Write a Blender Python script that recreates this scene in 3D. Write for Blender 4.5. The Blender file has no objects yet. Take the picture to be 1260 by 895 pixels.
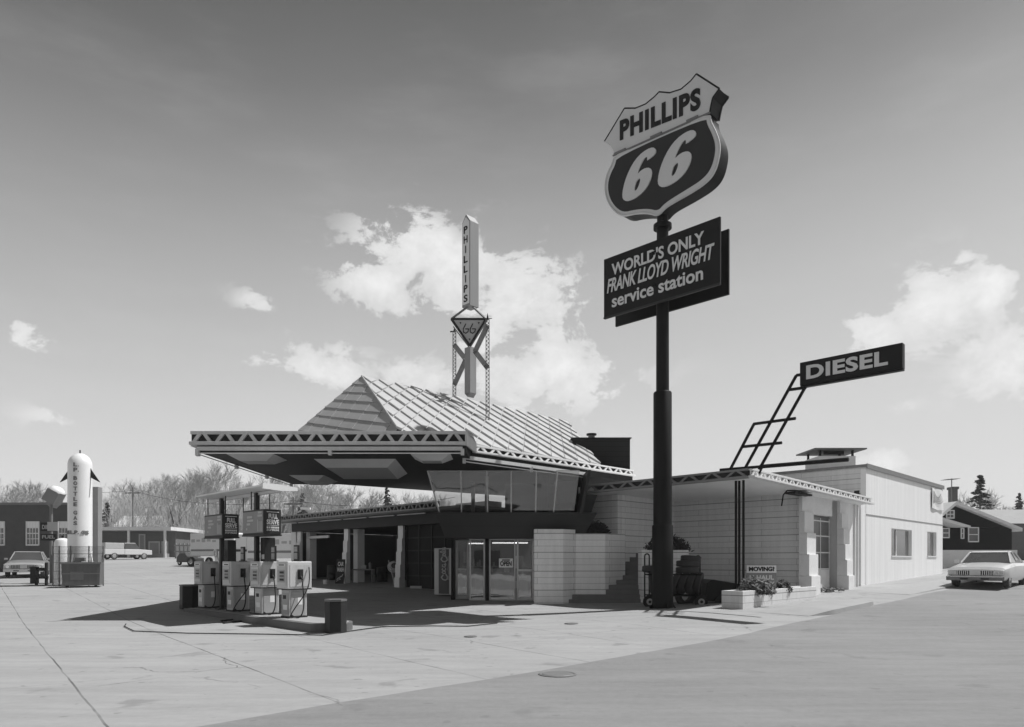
import bpy, math, random
from mathutils import Vector, Matrix
random.seed(7)
R = math.radians
C = bpy.context.scene.collection
sc = bpy.context.scene
# ------------------------------------------------------------------ camera, sky, sun, exposure
F, CX, HY, HC = 865.0, 615.0, 691.0, 1.55          # focal length, principal point (photo pixels), eye height
cam = bpy.data.objects.new('camera', bpy.data.cameras.new('camera')); C.objects.link(cam)
cam.location = (0, 0, HC); cam.rotation_euler = (R(90), 0, 0)
cam.data.sensor_width = 36; cam.data.lens = F/1260*36
cam.data.shift_x = (630-CX)/1260; cam.data.shift_y = (HY-447.5)/1260
cam.data.clip_start = 0.1; cam.data.clip_end = 5000
sc.camera = cam
sc.view_settings.view_transform = 'Standard'; sc.view_settings.look = 'None'
sc.view_settings.gamma = 1; sc.view_settings.exposure = 0.72
SUN_EL, SUN_AZ = 57.5, 13.5                         # sun stands right of the view, a little behind the station
sd = Vector((math.cos(R(SUN_EL))*math.cos(R(SUN_AZ)), math.cos(R(SUN_EL))*math.sin(R(SUN_AZ)), math.sin(R(SUN_EL))))
sun = bpy.data.objects.new('sun', bpy.data.lights.new('sun', 'SUN')); C.objects.link(sun)
sun.data.energy = 3.2; sun.data.angle = R(0.53); sun.data.color = (1, 1, 1)
sun.rotation_euler = sd.to_track_quat('Z', 'Y').to_euler()

def azel(px, py):
    a = math.atan2(px-CX, F); return a, math.atan2(HY-py, math.hypot(F, px-CX))
w = bpy.data.worlds.new('World'); sc.world = w; w.use_nodes = True
nt = w.node_tree; nt.nodes.clear(); N = nt.nodes; L = nt.links
def nd(t, **k):
    n = N.new(t)
    for a, b in k.items(): setattr(n, a, b)
    return n
def mth(op, a, b=None, c=None, clamp=False):
    n = nd('ShaderNodeMath', operation=op, use_clamp=clamp)
    for i, v in enumerate((a, b, c)):
        if v is None: continue
        if isinstance(v, (int, float)): n.inputs[i].default_value = v
        else: L.new(v, n.inputs[i])
    return n.outputs[0]
sky = nd('ShaderNodeTexSky', sky_type='NISHITA', sun_disc=False, sun_elevation=R(SUN_EL), sun_rotation=R(90-SUN_AZ),
         air_density=1.0, dust_density=2.0, ozone_density=1.0)
sep = nd('ShaderNodeSeparateColor'); L.new(sky.outputs[0], sep.inputs[0])
base = mth('ADD', mth('MULTIPLY', sep.outputs[0], 0.85), mth('MULTIPLY', sep.outputs[1], 0.15))   # panchromatic film behind a yellow-red filter
tc = nd('ShaderNodeTexCoord'); sx = nd('ShaderNodeSeparateXYZ'); L.new(tc.outputs['Generated'], sx.inputs[0])
az = mth('ARCTAN2', sx.outputs[0], sx.outputs[1]); el = mth('ARCSINE', sx.outputs[2])
# thin high veil
mp = nd('ShaderNodeMapping'); mp.inputs['Scale'].default_value = (1.2, 1.2, 5.0); mp.inputs['Rotation'].default_value = (0.35, 0.25, 0)
L.new(tc.outputs['Generated'], mp.inputs[0])
veil = nd('ShaderNodeTexNoise'); veil.inputs['Scale'].default_value = 3.0; veil.inputs['Detail'].default_value = 9; veil.inputs['Roughness'].default_value = 0.6
L.new(mp.outputs[0], veil.inputs['Vector'])
cn = nd('ShaderNodeTexNoise'); cn.inputs['Scale'].default_value = 10.0; cn.inputs['Detail'].default_value = 14; cn.inputs['Roughness'].default_value = 0.66; cn.inputs['Distortion'].default_value = 0.25
mp2 = nd('ShaderNodeMapping'); mp2.inputs['Scale'].default_value = (1, 1, 1.5); L.new(tc.outputs['Generated'], mp2.inputs[0]); L.new(mp2.outputs[0], cn.inputs['Vector'])
blobs = [(500,310,58,40,1.0),(470,350,50,35,.9),(560,350,70,45,.95),(640,360,65,40,.95),(600,410,60,38,.6),(690,390,50,45,.8),(700,455,75,45,1.0),(640,470,60,35,.9),(745,475,35,22,.7),(520,470,60,25,.75),
         (380,452,75,24,.85),(420,440,30,18,.6),(325,372,32,14,.62),(35,412,30,24,.75),(75,515,45,12,.55),(260,470,18,9,.5),
         (1150,385,80,38,1.0),(1085,410,48,28,.9),(1205,360,45,28,.95),(1230,440,60,50,.8),(1110,500,26,12,.6),(1085,568,38,16,.7),(1185,318,22,10,.5)]
acc = None
for px, py, rx, ry, s in blobs:
    a, e = azel(px, py); ra = rx/F*0.95*math.cos(a)**2; re = ry/F*0.9
    dx = mth('DIVIDE', mth('SUBTRACT', az, a), ra); dy = mth('DIVIDE', mth('SUBTRACT', el, e), re)
    g = mth('MULTIPLY', mth('EXPONENT', mth('MULTIPLY', mth('ADD', mth('MULTIPLY', dx, dx), mth('MULTIPLY', dy, dy)), -0.75)), s)
    acc = g if acc is None else mth('MAXIMUM', acc, g)
fld = mth('ADD', mth('MULTIPLY', acc, 1.0), mth('MULTIPLY', mth('SUBTRACT', cn.outputs[0], 0.5), 4.0))
mr = nd('ShaderNodeMapRange', interpolation_type='SMOOTHSTEP'); L.new(fld, mr.inputs[0]); mr.inputs[1].default_value = 0.26; mr.inputs[2].default_value = 0.52
gate = mth('MULTIPLY', mr.outputs[0], mth('MULTIPLY', acc, 2.2, clamp=True), clamp=True)
v2 = nd('ShaderNodeMapRange', interpolation_type='SMOOTHSTEP'); L.new(veil.outputs[0], v2.inputs[0]); v2.inputs[1].default_value = 0.45; v2.inputs[2].default_value = 0.8
cov = mth('ADD', mth('MULTIPLY', gate, 0.92), mth('MULTIPLY', v2.outputs[0], 0.10), clamp=True)
SKYB = 0.15
rmp = nd('ShaderNodeValToRGB'); L.new(el, rmp.inputs[0]); rmp.color_ramp.interpolation = 'B_SPLINE'   # film response: pale air low down, deep filtered sky above
RV = ((0.0,.72),(.13,.84),(.22,.94),(.36,.93),(.47,.72),(.58,.44),(.75,.19),(1.0,.15))
while len(rmp.color_ramp.elements) < len(RV): rmp.color_ramp.elements.new(.5)
for e_, (p_, v_) in zip(rmp.color_ramp.elements, RV): e_.position = p_; e_.color = (v_/2, v_/2, v_/2, 1)
azf = mth('EXPONENT', mth('MULTIPLY', mth('MAXIMUM', mth('MINIMUM', az, 0.9), -0.22), -0.50))
hz_ = mth('MULTIPLY', mth('MULTIPLY', rmp.outputs[0], 2.0), azf)
skyv = mth('MULTIPLY', mth('MULTIPLY', base, hz_), SKYB)
cb = nd('ShaderNodeTexNoise'); cb.inputs['Scale'].default_value = 16; cb.inputs['Detail'].default_value = 9; cb.inputs['Roughness'].default_value = .6; L.new(tc.outputs['Generated'], cb.inputs['Vector'])
den = nd('ShaderNodeMapRange', interpolation_type='SMOOTHSTEP'); L.new(fld, den.inputs[0]); den.inputs[1].default_value = 0.4; den.inputs[2].default_value = 1.5; den.inputs[3].default_value = 0.0; den.inputs[4].default_value = 0.10
cloudv = mth('ADD', mth('ADD', 0.345, den.outputs[0]), mth('MULTIPLY', cb.outputs[0], 0.22))
mix = mth('ADD', mth('MULTIPLY', skyv, mth('SUBTRACT', 1.0, cov)), mth('MULTIPLY', cloudv, cov))
cmb = nd('ShaderNodeCombineColor')
for i in range(3): L.new(mix, cmb.inputs[i])
bg = nd('ShaderNodeBackground'); bg.inputs[1].default_value = 1.0; L.new(cmb.outputs[0], bg.inputs[0])
wo = nd('ShaderNodeOutputWorld'); L.new(bg.outputs[0], wo.inputs[0])

# ------------------------------------------------------------------ helpers
E1 = Vector((.70711, .70711, 0)); E2 = Vector((-.70711, .70711, 0)); UP = Vector((0, 0, 1)); XX = Vector((1, 0, 0)); YY = Vector((0, 1, 0))
def ss(a, b, x):
    t = min(1, max(0, (x-a)/(b-a))); return t*t*(3-2*t)
def gz(x, y):                                        # the lot rises gently away from the street corner
    q = x-(y-9.4); wq = ss(-10, -3, q); yy = min(y, 100)
    def ramp(v): return 0 if v < -2 else ((v+2)**2/8 if v < 2 else v)
    return .03*ramp(yy-17)*(1-wq)+.04*ramp(min(yy, 60)-13)*wq
def pz(px, py, Y): return Vector(((px-CX)/F*Y, Y, HC+(HY-py)/F*Y))
def ps(px, py, s): return pz(px, py, s/(1+(px-CX)/F))
def pd(px, py, c): return pz(px, py, c/(1-(px-CX)/F))
def pg(px, py, dz=0):
    lo, hi = 3.0, 140.0; r = (px-CX)/F
    Y = lo
    while Y < hi:
        if HC+(HY-py)/F*Y <= gz(r*Y, Y): break
        Y += .05
    return Vector((r*Y, Y, gz(r*Y, Y)+dz))

ORG = {}
def wloc(p):
    return ORG.get(p.name, Vector((0, 0, 0))) if p else Vector((0, 0, 0))
def tag(o, label=None, cat=None, group=None, kind=None):
    if label: o['label'] = label
    if cat: o['category'] = cat
    if group: o['group'] = group
    if kind: o['kind'] = kind
    return o
def thing(name, loc, label, cat, group=None):
    o = bpy.data.objects.new(name, None); C.objects.link(o); o.location = loc; o.empty_display_size = .2
    ORG[o.name] = Vector(loc); return tag(o, label, cat, group)
class MB:
    def __init__(s): s.v = []; s.f = []
    def add(s, vs, fs):
        b = len(s.v); s.v += [Vector(v) for v in vs]; s.f += [tuple(b+i for i in f) for f in fs]; return s
    def obox(s, o, u, v, w):                         # corner + three edge vectors
        o, u, v, w = map(Vector, (o, u, v, w))
        vs = [o, o+u, o+u+v, o+v, o+w, o+u+w, o+u+v+w, o+v+w]
        fs = [(0,3,2,1),(4,5,6,7),(0,1,5,4),(1,2,6,5),(2,3,7,6),(3,0,4,7)]
        if u.cross(v).dot(w) < 0: fs = [tuple(reversed(f)) for f in fs]
        return s.add(vs, fs)
    def cbox(s, c, u, hu, v, hv, w, hw):             # centre, axes, half sizes
        c = Vector(c); return s.obox(c-u*hu-v*hv-w*hw, u*2*hu, v*2*hv, w*2*hw)
    def box(s, x0, x1, y0, y1, z0, z1): return s.obox((x0,y0,z0), (x1-x0,0,0), (0,y1-y0,0), (0,0,z1-z0))
    def prism(s, poly, vec):                         # planar 3-D outline pushed along vec
        poly = [Vector(p) for p in poly]; vec = Vector(vec); n = len(poly)
        nr = Vector((0,0,0))
        for i in range(n): nr += poly[i].cross(poly[(i+1) % n])
        if nr.dot(vec) < 0: poly.reverse()
        fs = [tuple(reversed(range(n))), tuple(range(n, 2*n))]+[(i, (i+1) % n, n+(i+1) % n, n+i) for i in range(n)]
        return s.add(poly+[p+vec for p in poly], fs)
    def cyl(s, p0, p1, r0, r1=None, n=12, cap=True):
        p0, p1 = Vector(p0), Vector(p1); r1 = r0 if r1 is None else r1
        d = (p1-p0).normalized(); a = d.orthogonal().normalized(); b = d.cross(a)
        vs = [p0+(a*math.cos(2*math.pi*i/n)+b*math.sin(2*math.pi*i/n))*r0 for i in range(n)]
        vs += [p1+(a*math.cos(2*math.pi*i/n)+b*math.sin(2*math.pi*i/n))*r1 for i in range(n)]
        fs = [(i, (i+1) % n, n+(i+1) % n, n+i) for i in range(n)]
        if cap: fs += [tuple(reversed(range(n))), tuple(range(n, 2*n))]
        return s.add(vs, fs)
    def lathe(s, c, ax, prof, n=24):                 # prof: (radius, height along ax)
        c = Vector(c); ax = Vector(ax).normalized(); a = ax.orthogonal().normalized(); b = ax.cross(a); vs = []; fs = []
        for r, h in prof:
            vs += [c+ax*h+(a*math.cos(2*math.pi*i/n)+b*math.sin(2*math.pi*i/n))*r for i in range(n)]
        for k in range(len(prof)-1):
            fs += [(k*n+i, k*n+(i+1) % n, (k+1)*n+(i+1) % n, (k+1)*n+i) for i in range(n)]
        return s.add(vs, fs)
    def torus(s, c, ax, R0, r, n=28, m=10):
        c = Vector(c); ax = Vector(ax).normalized(); a = ax.orthogonal().normalized(); b = ax.cross(a); vs = []; fs = []
        for i in range(n):
            t = 2*math.pi*i/n; d = a*math.cos(t)+b*math.sin(t)
            for j in range(m):
                q = 2*math.pi*j/m; vs.append(c+d*(R0+r*math.cos(q))+ax*r*math.sin(q))
        for i in range(n):
            for j in range(m): fs.append((i*m+j, ((i+1) % n)*m+j, ((i+1) % n)*m+(j+1) % m, i*m+(j+1) % m))
        return s.add(vs, fs)
    def tube(s, pts, r, n=6):
        pts = [Vector(p) for p in pts]
        for i in range(len(pts)-1): s.cyl(pts[i], pts[i+1], r, r, n)
        return s
    def quad(s, a, b, c, d): return s.add([a,b,c,d], [(0,1,2,3)])
    def build(s, name, mat, parent=None, bevel=0, smooth=False, kind=None):
        o3 = wloc(parent); me = bpy.data.meshes.new(name)
        me.from_pydata([tuple(v-o3) for v in s.v], [], s.f); me.materials.append(mat)
        if smooth:
            for p in me.polygons: p.use_smooth = True
            try: me.set_sharp_from_angle(angle=R(35))
            except Exception: pass
        ob = bpy.data.objects.new(name, me); C.objects.link(ob)
        if parent: ob.parent = parent
        if bevel:
            b = ob.modifiers.new('bevel', 'BEVEL'); b.width = bevel; b.segments = 2; b.limit_method = 'ANGLE'
        ORG[ob.name] = o3
        if kind: ob['kind'] = kind
        return ob
def mb(): return MB()

def mat(name, g, rough=.7, var=.12, scale=3.0, bump=.0, metal=0, spec=.5, fine=40., streak=False, groove=None, gdark=.45, gw=.06, coat=0, pos=False):
    """procedural grey: large mottling + fine grain; groove=(direction vector, spacing[, offset]) lines are real joints"""
    m = bpy.data.materials.new(name); m.use_nodes = True; t = m.node_tree; b = t.nodes['Principled BSDF']; n_, l_ = t.nodes, t.links
    def M(op, a, bb=None, clamp=False):
        q = n_.new('ShaderNodeMath'); q.operation = op; q.use_clamp = clamp
        for i, v in enumerate((a, bb)):
            if v is None: continue
            if isinstance(v, (int, float)): q.inputs[i].default_value = v
            else: l_.new(v, q.inputs[i])
        return q.outputs[0]
    tcn = n_.new('ShaderNodeTexCoord'); geo = n_.new('ShaderNodeNewGeometry')
    src = geo.outputs['Position'] if (groove or pos) else tcn.outputs['Object']
    vec = src
    if streak:
        mp = n_.new('ShaderNodeMapping'); mp.inputs['Scale'].default_value = (4, 4, .35); l_.new(src, mp.inputs[0]); vec = mp.outputs[0]
    n1 = n_.new('ShaderNodeTexNoise'); n1.inputs['Scale'].default_value = scale; n1.inputs['Detail'].default_value = 7; n1.inputs['Roughness'].default_value = .6; l_.new(vec, n1.inputs['Vector'])
    n2 = n_.new('ShaderNodeTexNoise'); n2.inputs['Scale'].default_value = fine; n2.inputs['Detail'].default_value = 3; l_.new(src, n2.inputs['Vector'])
    f = M('ADD', M('MULTIPLY', M('SUBTRACT', n1.outputs[0], .5), 2.6*var), M('MULTIPLY', M('SUBTRACT', n2.outputs[0], .5), 1.2*var))
    val = M('MULTIPLY', M('ADD', f, 1.0), g)
    h = n2.outputs[0]
    if groove:
        for gr in groove:
            d, sp = gr[0], gr[1]; off = gr[2] if len(gr) > 2 else 0; ww = gr[3] if len(gr) > 3 else gw
            dp = n_.new('ShaderNodeVectorMath'); dp.operation = 'DOT_PRODUCT'; l_.new(src, dp.inputs[0]); dp.inputs[1].default_value = tuple(d)
            fr = M('FRACT', M('ADD', M('DIVIDE', M('ADD', dp.outputs['Value'], off), sp), 100.0))
            ln = M('LESS_THAN', fr, ww)
            val = M('MULTIPLY', val, M('SUBTRACT', 1.0, M('MULTIPLY', ln, 1-gdark)))
            h = M('SUBTRACT', h, M('MULTIPLY', ln, 2.0))
    val = M('MAXIMUM', val, .004)
    cc = n_.new('ShaderNodeCombineColor')
    for i in range(3): l_.new(val, cc.inputs[i])
    l_.new(cc.outputs[0], b.inputs['Base Color'])
    b.inputs['Roughness'].default_value = rough; b.inputs['Metallic'].default_value = metal; b.inputs['Specular IOR Level'].default_value = spec
    if coat: b.inputs['Coat Weight'].default_value = coat; b.inputs['Coat Roughness'].default_value = .08
    if bump or groove:
        bp = n_.new('ShaderNodeBump'); bp.inputs['Strength'].default_value = bump or .2; bp.inputs['Distance'].default_value = .01
        l_.new(h, bp.inputs['Height']); l_.new(bp.outputs[0], b.inputs['Normal'])
    return m
def glassmat(name, refl=.12, tint=.6, rough=.02):
    m = bpy.data.materials.new(name); m.use_nodes = True; t = m.node_tree; t.nodes.clear()
    o = t.nodes.new('ShaderNodeOutputMaterial'); mx = t.nodes.new('ShaderNodeMixShader'); tr = t.nodes.new('ShaderNodeBsdfTransparent'); gl = t.nodes.new('ShaderNodeBsdfGlossy')
    tr.inputs[0].default_value = (tint, tint, tint, 1); gl.inputs[0].default_value = (.9, .9, .9, 1); gl.inputs[1].default_value = rough
    fr = t.nodes.new('ShaderNodeFresnel'); fr.inputs[0].default_value = 1.5
    ad = t.nodes.new('ShaderNodeMath'); ad.operation = 'ADD'; ad.use_clamp = True; ad.inputs[1].default_value = refl; t.links.new(fr.outputs[0], ad.inputs[0])
    nz = t.nodes.new('ShaderNodeTexNoise'); nz.inputs['Scale'].default_value = 1.3; bp = t.nodes.new('ShaderNodeBump'); bp.inputs['Strength'].default_value = .06; bp.inputs['Distance'].default_value = .05
    t.links.new(nz.outputs[0], bp.inputs['Height']); t.links.new(bp.outputs[0], gl.inputs['Normal'])
    t.links.new(ad.outputs[0], mx.inputs[0]); t.links.new(tr.outputs[0], mx.inputs[1]); t.links.new(gl.outputs[0], mx.inputs[2]); t.links.new(mx.outputs[0], o.inputs[0])
    return m
def stonemat(name, g, d):
    """painted concrete block: long thin courses with staggered end joints, laid along direction d"""
    m = mat(name, g, .8, .13, 1.6, .3, fine=18, streak=True)
    t = m.node_tree; n_, l_ = t.nodes, t.links; b = n_['Principled BSDF']
    geo = n_.new('ShaderNodeNewGeometry'); dp = n_.new('ShaderNodeVectorMath'); dp.operation = 'DOT_PRODUCT'; dp.inputs[1].default_value = tuple(d); l_.new(geo.outputs['Position'], dp.inputs[0])
    sp = n_.new('ShaderNodeSeparateXYZ'); l_.new(geo.outputs['Position'], sp.inputs[0]); cm = n_.new('ShaderNodeCombineXYZ'); l_.new(dp.outputs['Value'], cm.inputs[0]); l_.new(sp.outputs[2], cm.inputs[1])
    br = n_.new('ShaderNodeTexBrick'); br.inputs['Scale'].default_value = 1; br.inputs['Brick Width'].default_value = 2.44; br.inputs['Row Height'].default_value = .205; br.inputs['Mortar Size'].default_value = .009; br.inputs['Mortar Smooth'].default_value = .3
    br.inputs['Color1'].default_value = (1,1,1,1); br.inputs['Color2'].default_value = (.93,.93,.93,1); br.inputs['Mortar'].default_value = (.58,.58,.58,1)
    l_.new(cm.outputs[0], br.inputs['Vector'])
    b2 = n_.new('ShaderNodeTexBrick'); b2.inputs['Scale'].default_value = 1; b2.inputs['Brick Width'].default_value = 40; b2.inputs['Row Height'].default_value = .615; b2.inputs['Mortar Size'].default_value = .014; b2.inputs['Color1'].default_value = (1,1,1,1); b2.inputs['Color2'].default_value = (.95,.95,.95,1); b2.inputs['Mortar'].default_value = (.55,.55,.55,1); l_.new(cm.outputs[0], b2.inputs['Vector'])
    m2 = n_.new('ShaderNodeMix'); m2.data_type = 'RGBA'; m2.blend_type = 'MULTIPLY'; m2.inputs[0].default_value = 1; l_.new(b.inputs['Base Color'].links[0].from_socket, m2.inputs[6]); l_.new(b2.outputs[0], m2.inputs[7]); l_.new(m2.outputs[2], b.inputs['Base Color'])
    old = b.inputs['Base Color'].links[0].from_socket; mx = n_.new('ShaderNodeMix'); mx.data_type = 'RGBA'; mx.blend_type = 'MULTIPLY'; mx.inputs[0].default_value = 1
    l_.new(old, mx.inputs[6]); l_.new(br.outputs[0], mx.inputs[7]); l_.new(mx.outputs[2], b.inputs['Base Color'])
    return m
def groundmat(name, g, joints, crack=.5, stain=.5, stretch=None, grain=.12):
    """weathered paving: broad patches, drifting dirt, grit, wandering cracks, oil spots and sawn joints"""
    m = bpy.data.materials.new(name); m.use_nodes = True; t = m.node_tree; n_, l_ = t.nodes, t.links; b = n_['Principled BSDF']
    def Q(op, a, bb=None, clamp=False):
        q = n_.new('ShaderNodeMath'); q.operation = op; q.use_clamp = clamp
        for i, v in enumerate((a, bb)):
            if v is None: continue
            if isinstance(v, (int, float)): q.inputs[i].default_value = v
            else: l_.new(v, q.inputs[i])
        return q.outputs[0]
    def nz(sc_, det, rough=.6, vec=None, dist=0):
        q = n_.new('ShaderNodeTexNoise'); q.inputs['Scale'].default_value = sc_; q.inputs['Detail'].default_value = det; q.inputs['Roughness'].default_value = rough; q.inputs['Distortion'].default_value = dist; l_.new(vec or pos, q.inputs['Vector']); return q.outputs[0]
    def ramp(v, a, c):
        q = n_.new('ShaderNodeMapRange'); q.interpolation_type = 'SMOOTHSTEP'; l_.new(v, q.inputs[0]); q.inputs[1].default_value = a; q.inputs[2].default_value = c; return q.outputs[0]
    pos = n_.new('ShaderNodeNewGeometry').outputs['Position']
    mp = n_.new('ShaderNodeMapping'); mp.inputs['Rotation'].default_value = (0,0,R(-45)); mp.inputs['Scale'].default_value = (.12,.9,1); l_.new(pos, mp.inputs[0])
    mq = n_.new('ShaderNodeMapping'); mq.inputs['Rotation'].default_value = (0,0,R(-12)); mq.inputs['Scale'].default_value = (.25,1.3,1); l_.new(pos, mq.inputs[0])
    f = Q('MULTIPLY', Q('SUBTRACT', nz(.22, 6), .5), .38)
    f = Q('ADD', f, Q('MULTIPLY', Q('SUBTRACT', nz(1.5, 8, .7, mp.outputs[0]), .5), .46))
    f = Q('ADD', f, Q('MULTIPLY', Q('SUBTRACT', nz(2.2, 9, .7, mq.outputs[0]), .5), .50))
    f = Q('ADD', f, Q('MULTIPLY', Q('SUBTRACT', nz(9, 5, .75), .5), grain*2.2))
    gr = nz(70, 3, .8); f = Q('ADD', f, Q('MULTIPLY', Q('SUBTRACT', gr, .5), grain*1.6))
    val = Q('MULTIPLY', Q('ADD', f, 1.0), g)
    # oil and gum spots
    sp = ramp(nz(1.1, 4, .5, None, .4), .62, .70); sp2 = ramp(nz(4.5, 3, .5), .66, .71)
    val = Q('MULTIPLY', val, Q('SUBTRACT', 1.0, Q('MULTIPLY', Q('ADD', Q('MULTIPLY', sp, .45), Q('MULTIPLY', sp2, .5)), stain)))
    # cracks
    wv = n_.new('ShaderNodeVectorMath'); wv.operation = 'ADD'; wn = n_.new('ShaderNodeTexNoise'); wn.inputs['Scale'].default_value = .9; wn.inputs['Detail'].default_value = 7; l_.new(pos, wn.inputs['Vector'])
    sc3 = n_.new('ShaderNodeVectorMath'); sc3.operation = 'SCALE'; sc3.inputs['Scale'].default_value = .8; l_.new(wn.outputs['Color'], sc3.inputs[0]); l_.new(pos, wv.inputs[0]); l_.new(sc3.outputs[0], wv.inputs[1])
    vo = n_.new('ShaderNodeTexVoronoi'); vo.feature = 'DISTANCE_TO_EDGE'; vo.inputs['Scale'].default_value = .15; l_.new(wv.outputs[0], vo.inputs['Vector'])
    ck = Q('MULTIPLY', Q('SUBTRACT', 1.0, ramp(vo.outputs['Distance'], .0008, .0026)), ramp(nz(.35, 3), .50, .62))
    val = Q('MULTIPLY', val, Q('SUBTRACT', 1.0, Q('MULTIPLY', ck, crack)))
    h = Q('SUBTRACT', gr, Q('MULTIPLY', ck, 2.0))
    for d, sp_, off, ww, st in joints:
        dp = n_.new('ShaderNodeVectorMath'); dp.operation = 'DOT_PRODUCT'; l_.new(pos, dp.inputs[0]); dp.inputs[1].default_value = tuple(d)
        wob = Q('MULTIPLY', Q('SUBTRACT', nz(.8, 6), .5), .07)
        fr = Q('FRACT', Q('ADD', Q('DIVIDE', Q('ADD', Q('ADD', dp.outputs['Value'], off), wob), sp_), 100.0))
        ln = Q('MULTIPLY', Q('LESS_THAN', fr, ww), Q('ADD', .35, Q('MULTIPLY', ramp(nz(.6, 4), .4, .6), .65)))
        val = Q('MULTIPLY', val, Q('SUBTRACT', 1.0, Q('MULTIPLY', ln, st))); h = Q('SUBTRACT', h, ln)
    val = Q('MAXIMUM', val, .01); cc = n_.new('ShaderNodeCombineColor')
    for i in range(3): l_.new(val, cc.inputs[i])
    l_.new(cc.outputs[0], b.inputs['Base Color']); b.inputs['Roughness'].default_value = .88; b.inputs['Specular IOR Level'].default_value = .3
    bp = n_.new('ShaderNodeBump'); bp.inputs['Strength'].default_value = .5; bp.inputs['Distance'].default_value = .008; l_.new(h, bp.inputs['Height']); l_.new(bp.outputs[0], b.inputs['Normal'])
    return m
M = dict(
 concrete=groundmat('concrete', .300, [((.8,.6,0), 2.2, -1.0, .011, .65), ((.6,-.8,0), 4.6, 1.3, .003, .4)], .42, .55),
 asphalt=groundmat('asphalt', .208, [], .30, .35, grain=.17),
 dirt=mat('dirt', .30, .95, .22, .12, .3, fine=3, pos=True),
 kerb=mat('kerb_concrete', .30, .85, .15, 2, .3),
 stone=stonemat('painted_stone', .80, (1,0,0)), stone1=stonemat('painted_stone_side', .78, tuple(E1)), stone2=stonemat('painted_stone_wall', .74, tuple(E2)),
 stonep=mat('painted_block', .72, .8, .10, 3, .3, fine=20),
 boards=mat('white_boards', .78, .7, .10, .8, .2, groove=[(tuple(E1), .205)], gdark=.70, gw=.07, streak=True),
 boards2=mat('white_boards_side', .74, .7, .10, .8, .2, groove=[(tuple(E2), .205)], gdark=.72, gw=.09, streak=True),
 skirt=mat('dark_red_paint', .045, .5, .12, 1.2, .05, spec=.15, groove=[((0,0,1), .40, .08)], gdark=.6, gw=.02),
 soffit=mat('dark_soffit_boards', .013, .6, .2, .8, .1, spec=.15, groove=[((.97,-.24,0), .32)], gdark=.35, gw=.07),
 tower=mat('dark_wood_cladding', .022, .7, .2, 1.2, .1, spec=.15, groove=[((0,0,1), .19)], gdark=.55, gw=.1),
 beam=mat('beam_paint', .045, .55, .12, 1.0, spec=.15),
 trim=mat('weathered_trim', .50, .6, .18, 1.5, .1, streak=True),
 trimw=mat('white_trim', .66, .55, .12, 2.0, .1),
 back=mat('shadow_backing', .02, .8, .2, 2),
 shingle=mat('terne_shingle', .46, .42, .2, .9, .05, metal=.0, spec=.4, fine=8),
 shingle2=mat('terne_shingle_front', .42, .5, .16, .9, .05, spec=.4, fine=8),
 soffw=mat('pale_plaster', .80, .8, .08, .9, .1),
 white=mat('white_enamel', .74, .35, .06, 2, coat=.2), cream=mat('pump_enamel', .46, .4, .3, 2.5, streak=True, coat=.2),
 pumpg=mat('pump_grey_panel', .33, .35, .12, 3, coat=.1), pumpd=mat('pump_dark_panel', .09, .35, .12, 3),
 lightg=mat('light_metal', .54, .45, .1, 2, metal=.2), midg=mat('mid_grey_paint', .22, .5, .15, 2), dark=mat('dark_paint', .03, .4, .2, 2, spec=.15), darker=mat('black_paint', .022, .4, .2, 2, spec=.15),
 steel=mat('dark_steel', .010, .5, .3, 2.5, streak=True, spec=.15), steel2=mat('grey_steel', .16, .5, .25, 2.5, streak=True),
 rubber=mat('rubber', .030, .75, .2, 5, spec=.15), chrome=mat('chrome', .6, .18, .05, 3, metal=1),
 signd=mat('sign_dark_face', .010, .5, .10, 1.2, coat=.02, spec=.2), signm=mat('sign_mid_face', .032, .45, .10, 1.2, coat=.03, spec=.2), signl=mat('sign_light_face', .60, .35, .07, 1.0, coat=.15), ink=mat('black_letter', .018, .45, .1, 3, spec=.15), lett=mat('pale_letter', .64, .45, .08, 3), lettm=mat('dull_letter', .42, .5, .1, 3),
 brick=mat('dark_brick', .085, .85, .2, 2, .3, groove=[((0,0,1), .075)], gdark=.8, gw=.15), brickd=mat('brick_far', .12, .85, .2, 2),
 roofd=mat('far_roof', .28, .8, .12, 1), houseD=mat('dark_siding', .014, .8, .15, 1, spec=.1, groove=[((0,0,1), .18)], gdark=.6, gw=.1),
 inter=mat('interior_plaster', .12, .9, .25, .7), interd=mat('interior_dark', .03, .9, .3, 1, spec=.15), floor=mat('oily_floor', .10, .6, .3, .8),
 bark=mat('bark', .17, .9, .2, 3), bark2=mat('bark_pale', .26, .9, .2, 3), twig=mat('twig', .36, .9, .15, 2), needle=mat('needles', .07, .9, .35, 1.5), leaf=mat('leaf', .035, .7, .4, 6), leafp=mat('leaf_pale', .09, .7, .4, 6),
 glass=glassmat('window_glass', .10, .55), glassd=glassmat('door_glass', .20, .6, .0), glassl=glassmat('lounge_glass', .13, .62),
 carw=mat('car_pale_paint', .62, .3, .04, 1, coat=.6), carg=mat('car_grey_paint', .30, .3, .05, 1, coat=.6), card=mat('car_dark_paint', .04, .3, .1, 1, coat=.6), carglass=mat('car_glass', .07, .10, .25, 1.2, spec=1.0, coat=.6),
 lamp=mat('lamp_lens', .55, .2, .05, 6, coat=.5), pylon=mat('pylon_side', .24, .5, .12, 2, streak=True), tire=mat('tyre', .055, .8, .2, 6), diff=mat('light_diffuser', .26, .5, .06, 2), wood=mat('grey_wood', .2, .8, .2, 4, streak=True),
)

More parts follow.
